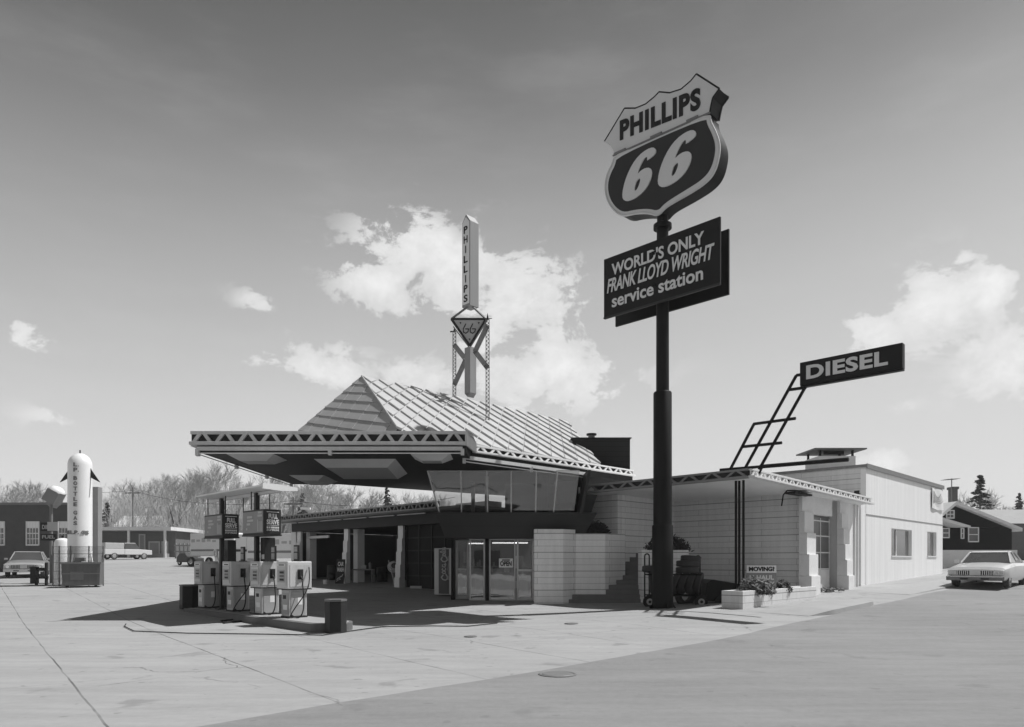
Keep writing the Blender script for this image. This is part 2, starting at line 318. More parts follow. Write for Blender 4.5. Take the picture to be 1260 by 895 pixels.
TXT = {}
def text(s, o, u, v, wd, ht, name, m, parent, depth=.01, bold=.02, shear=0, spacing=1.0, out=None):
    """lettering fitted to a wd x ht box whose lower-left corner is o; u, v are unit axes"""
    cu = bpy.data.curves.new('t', 'FONT'); cu.body = s; cu.size = 1; cu.offset = bold; cu.shear = shear; cu.space_character = spacing; cu.resolution_u = 4
    cu.fill_mode = 'FRONT'
    to = bpy.data.objects.new('t', cu); me = bpy.data.meshes.new_from_object(to)
    xs = [q.co.x for q in me.vertices]; ys = [q.co.y for q in me.vertices]
    x0, x1, y0, y1 = min(xs), max(xs), min(ys), max(ys); u = Vector(u); v = Vector(v); o = Vector(o); nr = u.cross(v).normalized()
    B = MB(); B.add([o+u*((q.co.x-x0)/(x1-x0)*wd)+v*((q.co.y-y0)/(y1-y0)*ht)+nr*depth for q in me.vertices], [tuple(p.vertices) for p in me.polygons])
    # rim so the letters have thickness
    cnt = {}
    for p in me.polygons:
        vs = list(p.vertices)
        for i in range(len(vs)): k = (vs[i], vs[(i+1) % len(vs)]); cnt[k] = 1
    nv = len(B.v); B.v += [q-nr*depth for q in B.v[:nv]]
    for (a, b) in list(cnt):
        if (b, a) not in cnt: B.f.append((b, a, a+nv, b+nv))
    bpy.data.objects.remove(to); bpy.data.curves.remove(cu); bpy.data.meshes.remove(me)
    return B.build(name, m, parent)
def stroke(pts, wd, o, u, v, nr, sx=1, sy=1, closed=False, d=.012, B=None):
    """flat ribbon stroke through 2-D points"""
    B = B or MB(); P = [Vector((p[0]*sx, p[1]*sy)) for p in pts]
    if closed: P.append(P[0])
    for i in range(len(P)-1):
        a, b = P[i], P[i+1]; t = (b-a)
        if t.length < 1e-6: continue
        t.normalize(); nn = Vector((-t.y, t.x))*wd/2; a2 = a-t*wd*.35; b2 = b+t*wd*.35
        q = [a2-nn, b2-nn, b2+nn, a2+nn]
        B.prism([Vector(o)+Vector(u)*k.x+Vector(v)*k.y+Vector(nr)*.0015*(i % 3) for k in q], Vector(nr)*d)
    return B
def copy_tree(o, loc=None, rz=None, parent=None):
    c = o.copy(); C.objects.link(c)
    if parent: c.parent = parent
    if loc is not None: c.location = loc
    if rz is not None: c.rotation_euler = (0, 0, rz)
    for ch in list(o.children):
        copy_tree(ch, parent=c)
    return c

# ------------------------------------------------------------------ ground
def sheet(name, pts_fn, nu, nv, m, kind='structure', dz=0):
    B = MB(); vs = []; fs = []
    for i in range(nu+1):
        for j in range(nv+1):
            x, y = pts_fn(i/nu, j/nv); vs.append((x, y, gz(x, y)+dz))
    for i in range(nu):
        for j in range(nv): fs.append((i*(nv+1)+j, (i+1)*(nv+1)+j, (i+1)*(nv+1)+j+1, i*(nv+1)+j+1))
    B.add(vs, fs); o = B.build(name, m, smooth=True); o['kind'] = kind
    return o
def gcurve(t, a, b, k):                              # dense near the camera, sparse at the horizon
    s_ = -1 if t < .5 else 1; q = abs(t-.5)*2; return s_*(a*q+b*q**k)
sheet('ground', lambda u, v: (gcurve(u, 90, 1400, 5), -60+140*v+1700*v**6), 180, 190, M['dirt'], dz=-.012)
sheet('forecourt', lambda u, v: (-60+84*u, 1+61*v), 150, 120, M['concrete'])
def streetp(u, v):
    s_ = -20+170*u; t_ = 14*v; wob = (.03*math.sin(s_*1.1)+.012*math.sin(s_*4.1+1))*(1-v)
    b = Vector((-4.7, 4.7, 0))+E1*s_-E2*(t_+wob); return b.x, b.y
sheet('street', streetp, 260, 14, M['asphalt'], dz=.006)
def kerb(y0, y1, taper=True):
    B = MB(); n = 24; rows = []
    for i in range(n+1):
        y = y0+(y1-y0)*i/n; e = min(1, min(i, n-i)/4.0) if taper else 1
        c = Vector((y-9.4, y, 0)); row = []
        for off, h in ((-.02, -.05), (.0, .115*e+.008), (.16, .13*e+.008), (.95, .11*e+.004), (1.7, .0)):
            p = c+E2*(off-(.5*(1-e) if i > n/2 or True else 0)*-.6); row.append((p.x, p.y, gz(p.x, p.y)+h))
        rows.append(row)
    vs = [p for r in rows for p in r]; fs = [(i*5+j, (i+1)*5+j, (i+1)*5+j+1, i*5+j+1) for i in range(n) for j in range(4)]
    B.add(vs, fs); return B.build('kerb', M['kerb'], smooth=True, kind='structure')
kerb(17.3, 20.6); kerb(23.4, 60)

# ------------------------------------------------------------------ the service station
ST = thing('service_station', (-1, 26, .15), 'service station with shingled hip roof, huge cantilevered canopy, glass lounge and open bays', 'building')
def fascia(parent, p0, p1, nrm, h, period=.62, mlight=None, mband=None, bar=.085, backm=None):
    """pressed metal edge: top band, row of slanting fins, projecting flange"""
    mlight = mlight or M['trim']; mband = mband or mlight
    p0, p1, n = Vector(p0), Vector(p1), Vector(nrm).normalized(); d = p1-p0; Ln = d.length; dd = d/Ln; hb, hf = h*.22, h*.23; hz = h-hb-hf
    o = MB().obox(p0-UP*hb-n*.05, d, n*.10, UP*hb).build('fascia', mband, parent, bevel=.006)
    MB().obox(p0-UP*h-n*.06, d, n*.20, UP*hf).build('flange', mlight, o, bevel=.006)
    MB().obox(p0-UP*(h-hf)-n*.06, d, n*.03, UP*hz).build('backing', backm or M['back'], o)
    B = MB(); k = max(1, round(Ln/period)); pr = Ln/k; z0 = p0-UP*(h-hf)
    for i in range(k):
        for a, b in ((0, .5), (1, .5)):
            x0 = (i+a)*pr; x1 = (i+b)*pr; sg = 1 if x1 > x0 else -1
            q0 = z0+dd*(x0+sg*.03); q1 = z0+dd*(x1-sg*bar*.3)+UP*hz
            B.prism([q0, q0+dd*sg*bar*1.3, q1+dd*sg*bar*.1, q1-dd*sg*bar*1.2], n*.07)
    # prism pushes from wall plane; shift out a little
    B.v = [v-n*.03 for v in B.v]
    B.build('zigzag_trim', mlight, o)
    return o
# canopy slab
cpoly = [(-8.15,18.9),(-.92,18.9),(-.85,20.4),(4.95,26.2),(4.95,30.2),(1.6,32.6),(-6.2,26.9),(-7.9,26.9)]
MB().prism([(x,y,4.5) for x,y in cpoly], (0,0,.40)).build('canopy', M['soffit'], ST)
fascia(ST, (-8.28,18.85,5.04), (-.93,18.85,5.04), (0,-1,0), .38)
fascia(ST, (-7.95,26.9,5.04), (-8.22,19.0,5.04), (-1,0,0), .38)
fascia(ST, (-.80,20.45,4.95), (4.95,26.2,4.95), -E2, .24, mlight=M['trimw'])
MB().prism([(-.93,18.8,4.66),(-.93,18.8,5.04),(-.80,19.0,5.02),(-.72,20.35,4.95),(-.72,20.35,4.68)], (.05,0,0)).build('parapet_end', M['trim'], ST)
# hanging light rail under the edge
def rail(pts, seg):
    for a, b in zip(pts[:-1], pts[1:]):
        a, b = Vector(a), Vector(b)
        t = MB().cbox((a+b)/2+UP*.09, (b-a).normalized(), (b-a).length/2, (b-a).cross(UP).normalized(), .05, UP, .05).build('edge_trim', M['trim'], ST)
        MB().cyl(a-UP*.03, b-UP*.03, .016, n=6).build('tube_light', M['trimw'], t)
        n = max(1, int((b-a).length/seg))
        for i in range(n+1): MB().cbox(a+(b-a)*i/n+UP*.0, XX, .045, YY, .056, UP, .085).build('bracket', M['trim'], t)
rail([(-8.1,18.84,4.48),(-1.0,18.84,4.48)], 2.6); rail([(-8.16,19.0,4.48),(-7.95,26.8,4.48)], 2.4)
rail([(-1.02,20.12,4.44),(3.0,24.05,4.44)], 2.2)
# soffit lights: shallow inverted trays
def tray(x0, x1, y0, y1, sk=0, d=.22):
    zt, zb = 4.497, 4.5-d; i = .28
    T = [(x0,y0,zt),(x1,y0,zt),(x1+sk,y1,zt),(x0+sk,y1,zt)]; Bm = [(x0+i,y0+i,zb),(x1-i,y0+i,zb),(x1-i+sk,y1-i,zb),(x0+i+sk,y1-i,zb)]
    o = MB().add(T+Bm, [(0,1,5,4),(1,2,6,5),(2,3,7,6),(3,0,4,7)]).build('soffit_light', M['lightg'], ST)
    MB().add([Vector(p)+Vector((0,0,.004)) for p in Bm], [(0,3,2,1)]).build('diffuser', M['diff'], o)
tray(-5.35,-3.0,20.2,23.6,-.1); tray(-7.5,-6.2,19.25,20.5,d=.16); tray(-7.2,-6.0,24.0,26.0,d=.16); tray(-2.45,-1.35,19.2,20.3,d=.16)

# shingled roof
def clip(poly, a, b, c):                             # keep a*x+b*y+c >= 0
    out = []
    for i in range(len(poly)):
        p, q = poly[i], poly[(i+1) % len(poly)]; fp = a*p[0]+b*p[1]+c; fq = a*q[0]+b*q[1]+c
        if fp >= 0: out.append(p)
        if fp*fq < 0: t = fp/(fp-fq); out.append((p[0]+(q[0]-p[0])*t, p[1]+(q[1]-p[1])*t))
    return out
def shingles(name, poly3, adir, vd, vs_, liftside, m, lift=.045, jog=0, parent=ST):
    """vd, vs_: 2-D lattice vectors (a along adir, b down the slope)"""
    P = [Vector(p) for p in poly3]; a = Vector(adir).normalized(); n = Vector((0,0,0))
    for i in range(len(P)): n += (P[i]-P[0]).cross(P[(i+1) % len(P)]-P[0])
    n.normalize()
    if n.z < 0: n = -n
    b = a.cross(n).normalized()
    if b.z > 0: b = -b
    O = P[0]; poly = [((p-O).dot(a), (p-O).dot(b)) for p in P]
    ar = sum(poly[i][0]*poly[(i+1) % len(poly)][1]-poly[(i+1) % len(poly)][0]*poly[i][1] for i in range(len(poly)))
    if ar < 0: poly.reverse()
    MB().add([O+a*p[0]+b*p[1] for p in poly], [tuple(range(len(poly)))]).build(name, m, parent)
    base = [o for o in C.objects if o.name.startswith(name) and o.parent == parent][-1]
    B = MB(); vd = Vector(vd); vs_ = Vector(vs_)
    for i in range(-40, 41):
        for j in range(-40, 41):
            c = vd*i+vs_*j
            cell = [c, c+vd, c+vd+vs_, c+vs_]
            if jog:
                sh = Vector((jog, 0)); cell = [c, c+vd-sh, c+vd+vs_-sh, c+vs_]
            pl = [(q.x, q.y) for q in cell]
            s2 = sum(pl[k][0]*pl[(k+1) % 4][1]-pl[(k+1) % 4][0]*pl[k][1] for k in range(4))
            if s2 < 0: pl.reverse()
            for k in range(len(poly)):
                p, q = poly[k], poly[(k+1) % len(poly)]; ea, eb = q[0]-p[0], q[1]-p[1]
                pl = clip(pl, -eb, ea, eb*p[0]-ea*p[1])
                if len(pl) < 3: break
            if len(pl) < 3: continue
            det = vd.x*vs_.y-vd.y*vs_.x; hv = lift*random.uniform(.8, 1.15)
            top = []; bot = []
            for x, y in pl:
                dx, dy = x-c.x, y-c.y; s_ = (dx*vs_.y-dy*vs_.x)/det; t_ = (vd.x*dy-vd.y*dx)/det
                f = (1-t_) if liftside == 'd' else s_ if liftside == 's' else 1-s_
                f2 = s_*1.1 if liftside == 'd' else t_*1.6
                w3 = O+a*x+b*y; top.append(w3+n*(.006+hv*max(0, f)+.008*f2)); bot.append(w3+n*.001)
            nn = len(pl); B.add(top+bot, [tuple(range(nn))]+[(k, nn+k, nn+(k+1) % nn, (k+1) % nn) for k in range(nn)])
    # orient outward
    B.build('shingle_courses', m, base)
    return base
P_ = Vector((-4.63,23.56,7.74)); RE = Vector((3.0,31.2,7.74)); RB = Vector((3.56,24.86,4.95)); RS = Vector((-2.35,18.97,4.95)); RH = Vector((-2.77,18.97,5.12)); FB = Vector((-2.94,18.97,4.95)); LH = Vector((-8.2,24.15,4.95)); LE = Vector((0.4,33.0,4.95))
shingles('roof_slope', [P_, RH, RS, RB, RE], E1, (0, .70), (.68, -.70), 'd', M['shingle'], lift=.062, jog=.05)
fa = (Vector(LH)-Vector(FB)); fa.z = 0; fa = -fa.normalized()
shingles('roof_hip', [P_, LH, FB, RH], fa, (0, .38), (1.0, .27), 's', M['shingle2'], lift=.021)
MB().add([P_, RE, LE, LH], [(0,1,2,3)]).build('roof_slope', M['shingle2'], ST)
MB().add([RE, RB, LE], [(0,1,2)]).build('roof_gable', M['tower'], ST)
MB().tube([P_+UP*.03, RH+UP*.05], .03).build('hip_cap', M['shingle'], ST)
# dark tower box behind the roof, with vent
MB().box(2.75,4.93,26.6,28.6,4.9,6.2).build('tower', M['tower'], ST, bevel=.01)
o = MB().box(2.70,4.98,26.55,28.65,6.2,6.235).build('tower_coping', M['dark'], ST)
o = MB().cyl((3.6,27.6,6.2),(3.6,27.6,6.52),.13,n=16).build('vent_pipe', M['steel2'], ST, smooth=True)
MB().cyl((3.6,27.6,6.50),(3.6,27.6,6.56),.2,n=16).build('vent_cap', M['steel'], o)
# lookout lounge
GY0, GY1 = 23.3, 22.85
def gx(px, Y): return (px-CX)/F*Y
g0 = [(541,631,GY0),(700,631,GY0)]
def lpt(px, t, top_px): # t 0 bottom, 1 top
    Y = GY0+(GY1-GY0)*t; return Vector((gx(px+(top_px-px)*t, Y), Y, 3.14+(4.5-3.14)*t))
MB().prism([Vector((gx(536,GY0),GY0-.12,3.13)), Vector((gx(734,GY0),GY0-.12,3.13)), Vector((gx(718,GY0),GY0+.25,2.32)), Vector((gx(547.5,GY0),GY0+.25,2.32))], (0,.9,0)).build('lounge_skirt', M['skirt'], ST, bevel=.01)
MB().box(gx(545,GY0)+.2, gx(716,GY0)-.2, GY0+.3, 27, 3.0, 3.1).build('lounge_floor', M['inter'], ST)
MB().box(gx(537,GY0), gx(733,GY0), GY0-.14, GY0+.02, 3.10, 3.17).build('window_sill', M['beam'], ST)
cols = [541,568,600,629,659,681,706]; tops = [526,567,599,629,660,686,713]
for i in range(6):
    a, b, c, d = lpt(cols[i],0,tops[i]), lpt(cols[i+1],0,tops[i+1]), lpt(cols[i+1],1,tops[i+1]), lpt(cols[i],1,tops[i])
    wi = MB()
    for p, q, r in ((a,d,.028),(a,b,.02),(d,c,.02)): wi.cyl(p, q, r, n=4)
    wi = wi.build('lounge_window', M['lightg'], ST)
    MB().add([a,b,c,d], [(0,1,2,3)]).build('pane', M['glassl'], wi)
la, lb = lpt(541,0,526), lpt(541,1,526)
wi = MB().cyl(la,lb,.03,n=4).cyl(la,la+Vector((-.15,3.2,0)),.02,n=4).cyl(lb,lb+Vector((-.15,3.2,0)),.02,n=4).build('lounge_window', M['lightg'], ST)
MB().add([la,lb,lb+Vector((-.15,3.2,0)),la+Vector((-.15,3.2,0))], [(0,1,2,3)]).build('pane', M['glassl'], wi)
for X, Y in ((-1.0,26.3),(-.45,24.4),(1.0,27)): MB().cbox((X,Y,3.8), XX,.07,YY,.07,UP,.7).build('lounge_post', M['lightg'], ST)
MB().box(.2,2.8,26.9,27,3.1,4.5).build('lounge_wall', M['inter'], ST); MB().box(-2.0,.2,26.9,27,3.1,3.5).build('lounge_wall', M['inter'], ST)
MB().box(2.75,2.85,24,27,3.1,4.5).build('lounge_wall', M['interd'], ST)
B = MB()
for i in range(16):
    x = gx(660,23.6)+i*.026; B.box(x, x+.02, 23.55+.04*math.sin(i*1.6), 23.60+.04*math.sin(i*1.6), 3.16, 4.42)
B.build('curtain', M['dark'], ST)
fr = MB().box(1.85,2.55,23.75,23.8,3.5,4.25).build('inner_window', M['dark'], ST); K = MB()
for z in (3.5, 3.87, 4.25): K.box(1.85,2.55,23.72,23.745,z-.02,z+.02)
for x in (1.85, 2.2, 2.55): K.box(x-.02,x+.02,23.69,23.715,3.5,4.25)
K.build('glazing_bars', M['dark'], fr)
# slanted wing shutter at the end of the lounge
MB().prism([Vector((gx(711,GY0),GY0-.05,3.14)), Vector((gx(727,GY0),GY0-.05,3.14)), Vector((gx(733,GY0),GY0-.4,3.72)), Vector((gx(718,GY0),GY0-.4,3.74))], (.0,.12,0)).build('shutter', M['dark'], ST)
MB().obox((2.62,23.0,3.14), (.1,0,0), (0,1.2,0), (.22,-.35,1.36)).build('end_panel', M['beam'], ST)

# ground floor: entrance
DZ = .17
WY = 24.15
MB().prism([(-1.75,24.2,.0),(1.15,23.9,.0),(1.15,27,.0),(-1.75,27,.0)], (0,0,.20)).build('shop_floor', M['floor'], ST)
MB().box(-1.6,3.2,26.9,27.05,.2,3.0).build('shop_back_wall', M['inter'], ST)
B = MB()
for z, x0, x1 in ((.55,-1.4,1.0),(.95,-1.4,1.0),(1.35,-1.4,1.0)): B.box(x0,x1,26.2,26.6,z,z+.03)
for i in range(26): 
    x = random.uniform(-1.35,.95); z = random.choice((.58,.98,1.38)); B.box(x,x+.07,26.22,26.3,z,z+random.uniform(.12,.25))
B.build('shop_shelf', M['trim'], ST)
cn_ = MB().box(-.9,.5,25.2,25.6,.2,1.15).build('shop_counter', M['midg'], ST)
for i, (x, z, w_, h_) in enumerate(((-1.3,1.5,.3,.4),(-.9,.5,.25,.6),(.55,1.3,.3,.45),(.7,.35,.3,.5),(.15,1.16,.2,.3),(-.5,1.16,.25,.22))): MB().box(x,x+w_,25.15,25.18,z,z+h_).build('shop_poster', M['lettm'] if i % 2 else M['white'], ST)
def door_like(name, px0, px1, py0, py1, Y, fw=.06, rail_=True, glass=None, frame=None, bar=None):
    a = pz(px0, py0, Y); b = pz(px1, py1, Y); x0, x1, z1, z0 = a.x, b.x, a.z, max(.19, b.z); fm = frame or M['lightg']
    F_ = MB(); F_.box(x0,x0+fw,Y-.04,Y+.04,z0,z1); F_.box(x1-fw,x1,Y-.04,Y+.04,z0,z1); F_.box(x0+fw,x1-fw,Y-.039,Y+.039,z1-fw,z1); F_.box(x0+fw,x1-fw,Y-.039,Y+.039,z0,z0+fw*1.6)
    o = F_.build(name, fm, ST, bevel=.004)
    MB().box(x0+fw,x1-fw,Y-.006,Y+.006,z0+fw*1.6,z1-fw).build('pane', glass or M['glassd'], o)
    if bar: MB().box(x0+fw,x1-fw,Y-.07,Y-.045,z0+bar,z0+bar+.07).build('push_bar', M['lightg'], o)
    return o, x0, x1, z0, z1
door_like('glass_door', 560.5, 577, 665, 737, 24.75, .075, bar=1.0)
door_like('shop_window', 577.5, 597, 663, 741, WY, .055)
MB().box(gx(597.3,WY), gx(601.5,WY), WY-.12, WY+.03, .1, 2.5).build('post', M['steel'], ST)
wdw, wx0, wx1, _, _ = door_like('shop_window', 601.8, 634.5, 663, 741, WY, .05)
door_like('glass_door', 635.5, 657, 663, 742, WY-.02, .07, bar=1.02)
MB().box(gx(556,24.7), gx(560,24.7), 24.3, 24.9, .1, 2.5).build('post', M['steel'], ST)
MB().box(-1.75,1.2,24.0,24.5,2.33,2.6).build('lintel', M['skirt'], ST)
lm = bpy.data.materials.new('lit_tube'); lm.use_nodes = True; lm.node_tree.nodes['Principled BSDF'].inputs['Emission Color'].default_value = (1,1,1,1); lm.node_tree.nodes['Principled BSDF'].inputs['Emission Strength'].default_value = 2.2
for xa_, xb_, yy_ in ((-.27,1.0,25.1),(-1.2,-.6,25.9)): MB().cyl((xa_,yy_,2.21),(xb_,yy_,2.21),.022,n=8).build('ceiling_tube', lm, ST)
# stone walls, saw-tooth plan
def stone(name, poly, z0, z1, m): return MB().prism([(x,y,z0) for x,y in poly], (0,0,z1-z0)).build(name, m, ST, bevel=.006)
stone('stone_wall', [(1.12,22.85),(2.06,22.85),(2.5,23.29),(2.5,26.9),(1.2,26.9)], .05, 2.6, M['stone'])
stone('stone_wall', [(2.503,23.27),(3.49,23.27),(4.3,24.1),(4.3,27.4),(2.503,27.4)], .05, 2.475, M['stone'])
# stairs
B = MB()
lefts = [694.7,701.6,708.8,718]
for k in range(4):
    Y = 22.95+.12*k+.10; zt = .17+.155*(k+1)-.02; x0 = max(2.09+.12*k, gx(lefts[k],Y)); B.box(x0, 5.0, Y, Y+.30, .02, zt)
for k in range(4, 11):
    Y = 23.45+.27*(k-3); zt = .15+.155*(k+1); x0 = 3.52+.24*(k-4)+.03; B.box(min(x0,4.32), 5.0, Y, Y+.40 if k < 10 else 27, .02, zt)
B.box(2.52,3.6,23.0,23.30,.02,.73) if False else None
B.build('stairs', mat('stair_concrete', .16, .8, .2, 2, .2), ST, bevel=.01)
stone('planter_wall', [(4.62,22.9),(6.15,22.9),(6.15,23.5),(4.62,23.5)], .2, 1.92, M['stone'])
# wall under the right-hand marquee
def wallseg(p0, p1, z0, z1, th, m, name='stone_wall'):
    p0, p1 = Vector((*p0,0)), Vector((*p1,0)); d = (p1-p0).normalized(); n = Vector((-d.y, d.x, 0))
    return MB().obox(p0+UP*z0, p1-p0, n*th, UP*(z1-z0)).build(name, m, ST)
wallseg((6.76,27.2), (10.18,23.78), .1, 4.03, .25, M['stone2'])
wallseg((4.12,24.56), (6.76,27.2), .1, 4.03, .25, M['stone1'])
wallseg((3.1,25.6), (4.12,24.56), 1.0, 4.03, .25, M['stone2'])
# stepped end pillars on the street side
def steppillar(c, wa, wb, z0, z1, n, step, sdir, m, name='stepped_pillar'):
    """stack of blocks, each lower one pushed further out along sdir"""
    B = MB(); hh = (z1-z0)/n
    for i in range(n):
        out = step*(n-1-i)
        o = Vector(c)+UP*(z0+hh*i)
        a = wa[0]*wa[1]; b = wb[0]*(wb[1]+out)
        B.obox(o, a, b, UP*(hh-.012)); B.obox(o+UP*(hh-.012)+a*.02+b*.02, a*.96, b*.96, UP*.012)
    return B.build(name, m, ST, bevel=.008)
steppillar((9.9,23.5,0)+Vector((0,0,0)) if False else Vector((10.05,23.63,0)), (E1,.78), (-E2,.12), .35, 3.95, 5, .075, -E2, M['stonep'])
steppillar(Vector((12.55,26.17,0)), (E1,.62), (-E2,.12), .45, 3.92, 6, .06, -E2, M['stonep'])
wallseg((12.63,26.23), (14.75,28.35), .4, 3.9, .3, M['boards'], 'wall')
B = MB()
for t in (1.55, 1.9, 2.2): B.obox(Vector((12.15,25.75,.4))+E1*(t+.75)-E2*.0, E1*.07, -E2*.06, UP*3.4)
B.build('corner_boards', M['trimw'], ST)
# overhead door
c0 = Vector((10.62,24.22,0)); gdz = .5
dd = MB().obox(c0+UP*gdz+E2*.25, E1*2.62, E2*.06, UP*2.72).build('overhead_door', mat('door_glazing', .12, .3, .3, 2), ST)
MB().obox(c0+UP*gdz+E2*.235+UP*.02, E1*2.62, E2*.012, UP*.72).build('lower_panel', M['trimw'], dd)
K = MB()
for z in (.75,1.35,1.95,2.5): K.obox(c0+UP*(gdz+z)+E2*.225, E1*2.62, E2*.02, UP*.045)
for q in (.0,.86,1.72,2.57): K.obox(c0+UP*(gdz+.02)+E1*q+E2*.228, E1*.045, E2*.02, UP*2.6)
K.build('glazing_bars', M['trimw'], dd)
wallseg((10.5,24.1), (12.2,25.8), 3.2, 3.95, .2, M['stonep'], 'door_header')
# marquee
MP = [(7.05,19.8,3.92),(14.15,26.9,3.76),(14.15,28.3,3.76),(6.5,28.5,3.9),(2.9,25.6,3.9),(2.7,24.15,3.9)]
B = MB(); n = len(MP); B.add([Vector(p) for p in MP]+[Vector(p)+UP*.2 for p in MP], [tuple(reversed(range(n))), tuple(range(n,2*n))]+[(i,(i+1)%n,n+(i+1)%n,n+i) for i in range(n)])
B.build('marquee', M['soffw'], ST)
fascia(ST, (2.82,23.99,4.13), (7.0,19.78,4.17), -E1, .28, .7, M['midg'], backm=M['beam'])
fascia(ST, (7.03,19.74,4.17), (14.2,26.9,3.98), -E2, .26, .5, M['trimw'], bar=.06)
for k, (dx, dy) in enumerate(((0,0),(.14,.02),(.22,-.16))):
    MB().cyl((6.92+dx*.75,20.6+dy,.6),(6.92+dx*.75,20.6+dy,3.95),.036,n=10).build('marquee_post', M['steel'], ST, smooth=True)
pt = [pd(x, y, 12.9) for x, y in ((950,607),(954,606),(962,606))]
MB().tube([Vector((8.9,22.2,3.3)),Vector((8.95,22.2,3.65)),Vector((9.05,22.15,3.78)),Vector((9.6,22.4,3.80)),Vector((10.0,22.8,3.84))], .022).build('bent_conduit', M['steel'], ST)
MB().obox((9.5,22.6,3.74), E1*1.4, E2*.35, UP*.06).build('cracked_plaster', M['steel'], ST)

# garage wing
GS = Vector((-4.3,31.0,0))                            # foot of the pillar between bays; bays run along E2
def gp(t, n=0, z=0): return GS+E2*(t*1.41421)-E1*n+UP*z
gzf = .30
MB().prism([gp(-3.4,-.0,gzf-.3),gp(7.1,0,gzf-.3),gp(7.1,-7,gzf-.3),gp(-3.4,-7,gzf-.3)], (0,0,.32)).build('garage_floor', M['floor'], ST)
MB().prism([gp(-3.6,.25,3.12),gp(6.6,.25,3.12),gp(6.6,-7,3.12),gp(-3.6,-7,3.12)], (0,0,.46)).build('garage_beam', M['beam'], ST)
MB().prism([gp(-3.6,.9,3.62),gp(7.6,.9,3.62),gp(7.6,-7.4,3.62),gp(-3.6,-7.4,3.62)], (0,0,.10)).build('garage_roof', M['roofd'], ST)
fascia(ST, gp(7.7,1.0,3.93), gp(-2.6,1.0,3.93), -E1, .30, .5, M['midg'], bar=.07)
B = MB()
for i in range(6): B.cbox(gp(6.6-i*1.5,.5,3.55), E2, .95, E1, .03, UP, .02)
B.build('tube_light', M['lightg'], ST)
for t, nblk in ((6.25,5),(3.06,5),(0,5)):
    steppillar(gp(t-.14,.0), (E2,.36), (-E1,.12), .28, 3.12, nblk, .05, -E1, M['stonep'])
    B = MB().obox(gp(t-.14,-.42,.28), E2*.36, -E1*-.40, UP*2.84); B.build('pillar_core', M['stonep'], ST)
MB().obox(gp(6.62,0,.28), E2*.5, E1*.4, UP*2.84).build('stone_wall', M['stonep'], ST)
MB().obox(gp(6.45,.06,.9), E2*.25, E1*.06, UP*1.3).build('side_window', M['dark'], ST)
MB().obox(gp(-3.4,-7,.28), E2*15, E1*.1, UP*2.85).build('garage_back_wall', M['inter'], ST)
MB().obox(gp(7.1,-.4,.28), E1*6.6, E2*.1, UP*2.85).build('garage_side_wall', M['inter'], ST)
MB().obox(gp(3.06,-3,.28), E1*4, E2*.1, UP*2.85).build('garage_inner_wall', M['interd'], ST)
bd = MB().obox(gp(1.25,-6.86,.3), E2*1.2, -E1*.04, UP*2.0).build('back_door', M['interd'], ST)
MB().obox(gp(1.2,-6.80,.3), E2*.08, -E1*.06, UP*2.05).build('door_frame', M['lightg'], bd)
MB().obox(gp(4.6,-.25,2.75), E2*2.2, E1*.08, UP*.13).build('rolled_door', M['lightg'], ST)
# closed glazed bay nearest the entrance
cb_ = MB().obox(gp(-3.2,-.12,.3), E2*4.4, E1*.05, UP*2.82).build('overhead_door', M['interd'], ST)
MB().obox(gp(-3.2,-.10,.9), E2*4.3, -E1*-.01, UP*2.1).build('pane', M['interd'], cb_)
K = MB()
for z in (.9,1.45,2.0,2.55): K.obox(gp(-3.2,-.06,z), E2*4.3, E1*.03, UP*.05)
for i in range(6): K.obox(gp(-3.2+.6*i,-.05,.32), E2*.05, E1*.03, UP*2.8)
K.build('glazing_bars', M['dark'], cb_)
# low roof clutter seen above the wing
MB().cbox(gp(3.4,-3,4.0), E2,.4,E1,.3,UP,.25).build('roof_vent', M['lightg'], ST)
MB().cbox(gp(-1.2,-3,4.05), E2,1.1,E1,.4,UP,.16).build('roof_vent', M['lightg'], ST)

# ------------------------------------------------------------------ annex
AN = thing('annex_building', (17,33,.7), 'pale annex clad in vertical boards with two windows facing the side street', 'building')
a0 = Vector((14.8,28.4,0)); AL = 11.8; top = 5.36
def slab_open(o, u, v, L_, z0, z1, holes, th, m, name, parent):
    """wall along u with rectangular openings [(s0,s1,za,zb)]"""
    B = MB(); xs = sorted({0, L_, *[h[0] for h in holes], *[h[1] for h in holes]})
    for x0, x1 in zip(xs[:-1], xs[1:]):
        hs = sorted([h for h in holes if h[0] <= x0+1e-6 and h[1] >= x1-1e-6], key=lambda h: h[2]); z = z0
        for h in hs: B.obox(o+u*x0+UP*z, u*(x1-x0), v*th, UP*(h[2]-z)); z = h[3]
        B.obox(o+u*x0+UP*z, u*(x1-x0), v*th, UP*(z1-z))
    return B.build(name, m, parent)
k2 = 1.41421
hol = [(3.25,6.3,1.80,3.0),(8.9,10.6,1.83,3.03)]
slab_open(a0, E1, E2, AL, .2, top, hol, .2, M['boards'], 'board_wall', AN)
for s0, s1, za, zb in hol:
    wn = MB(); f_ = .07
    wn.obox(a0+E1*s0+UP*(za-.06)-E2*.04, E1*(s1-s0), E2*.26, UP*.055); wn.obox(a0+E1*s0+UP*(zb-.03)+E2*.08, E1*(s1-s0), E2*.10, UP*.05)
    for q in ([s0, (s0+s1)/2-.5, s1-f_] if s1-s0 > 2.5 else [s0, s1-f_]): wn.obox(a0+E1*q+UP*za+E2*.10, E1*f_, E2*.06, UP*(zb-za))
    wn = wn.build('window', M['trimw'], AN); MB().obox(a0+E1*s0+UP*za+E2*.14, E1*(s1-s0), E2*.01, UP*(zb-za)).build('pane', M['carglass'], wn)
MB().obox(a0+E1*0-E2*.015+UP*3.42, E1*AL, E2*.014, UP*.045).build('seam_strip', M['midg'], AN)
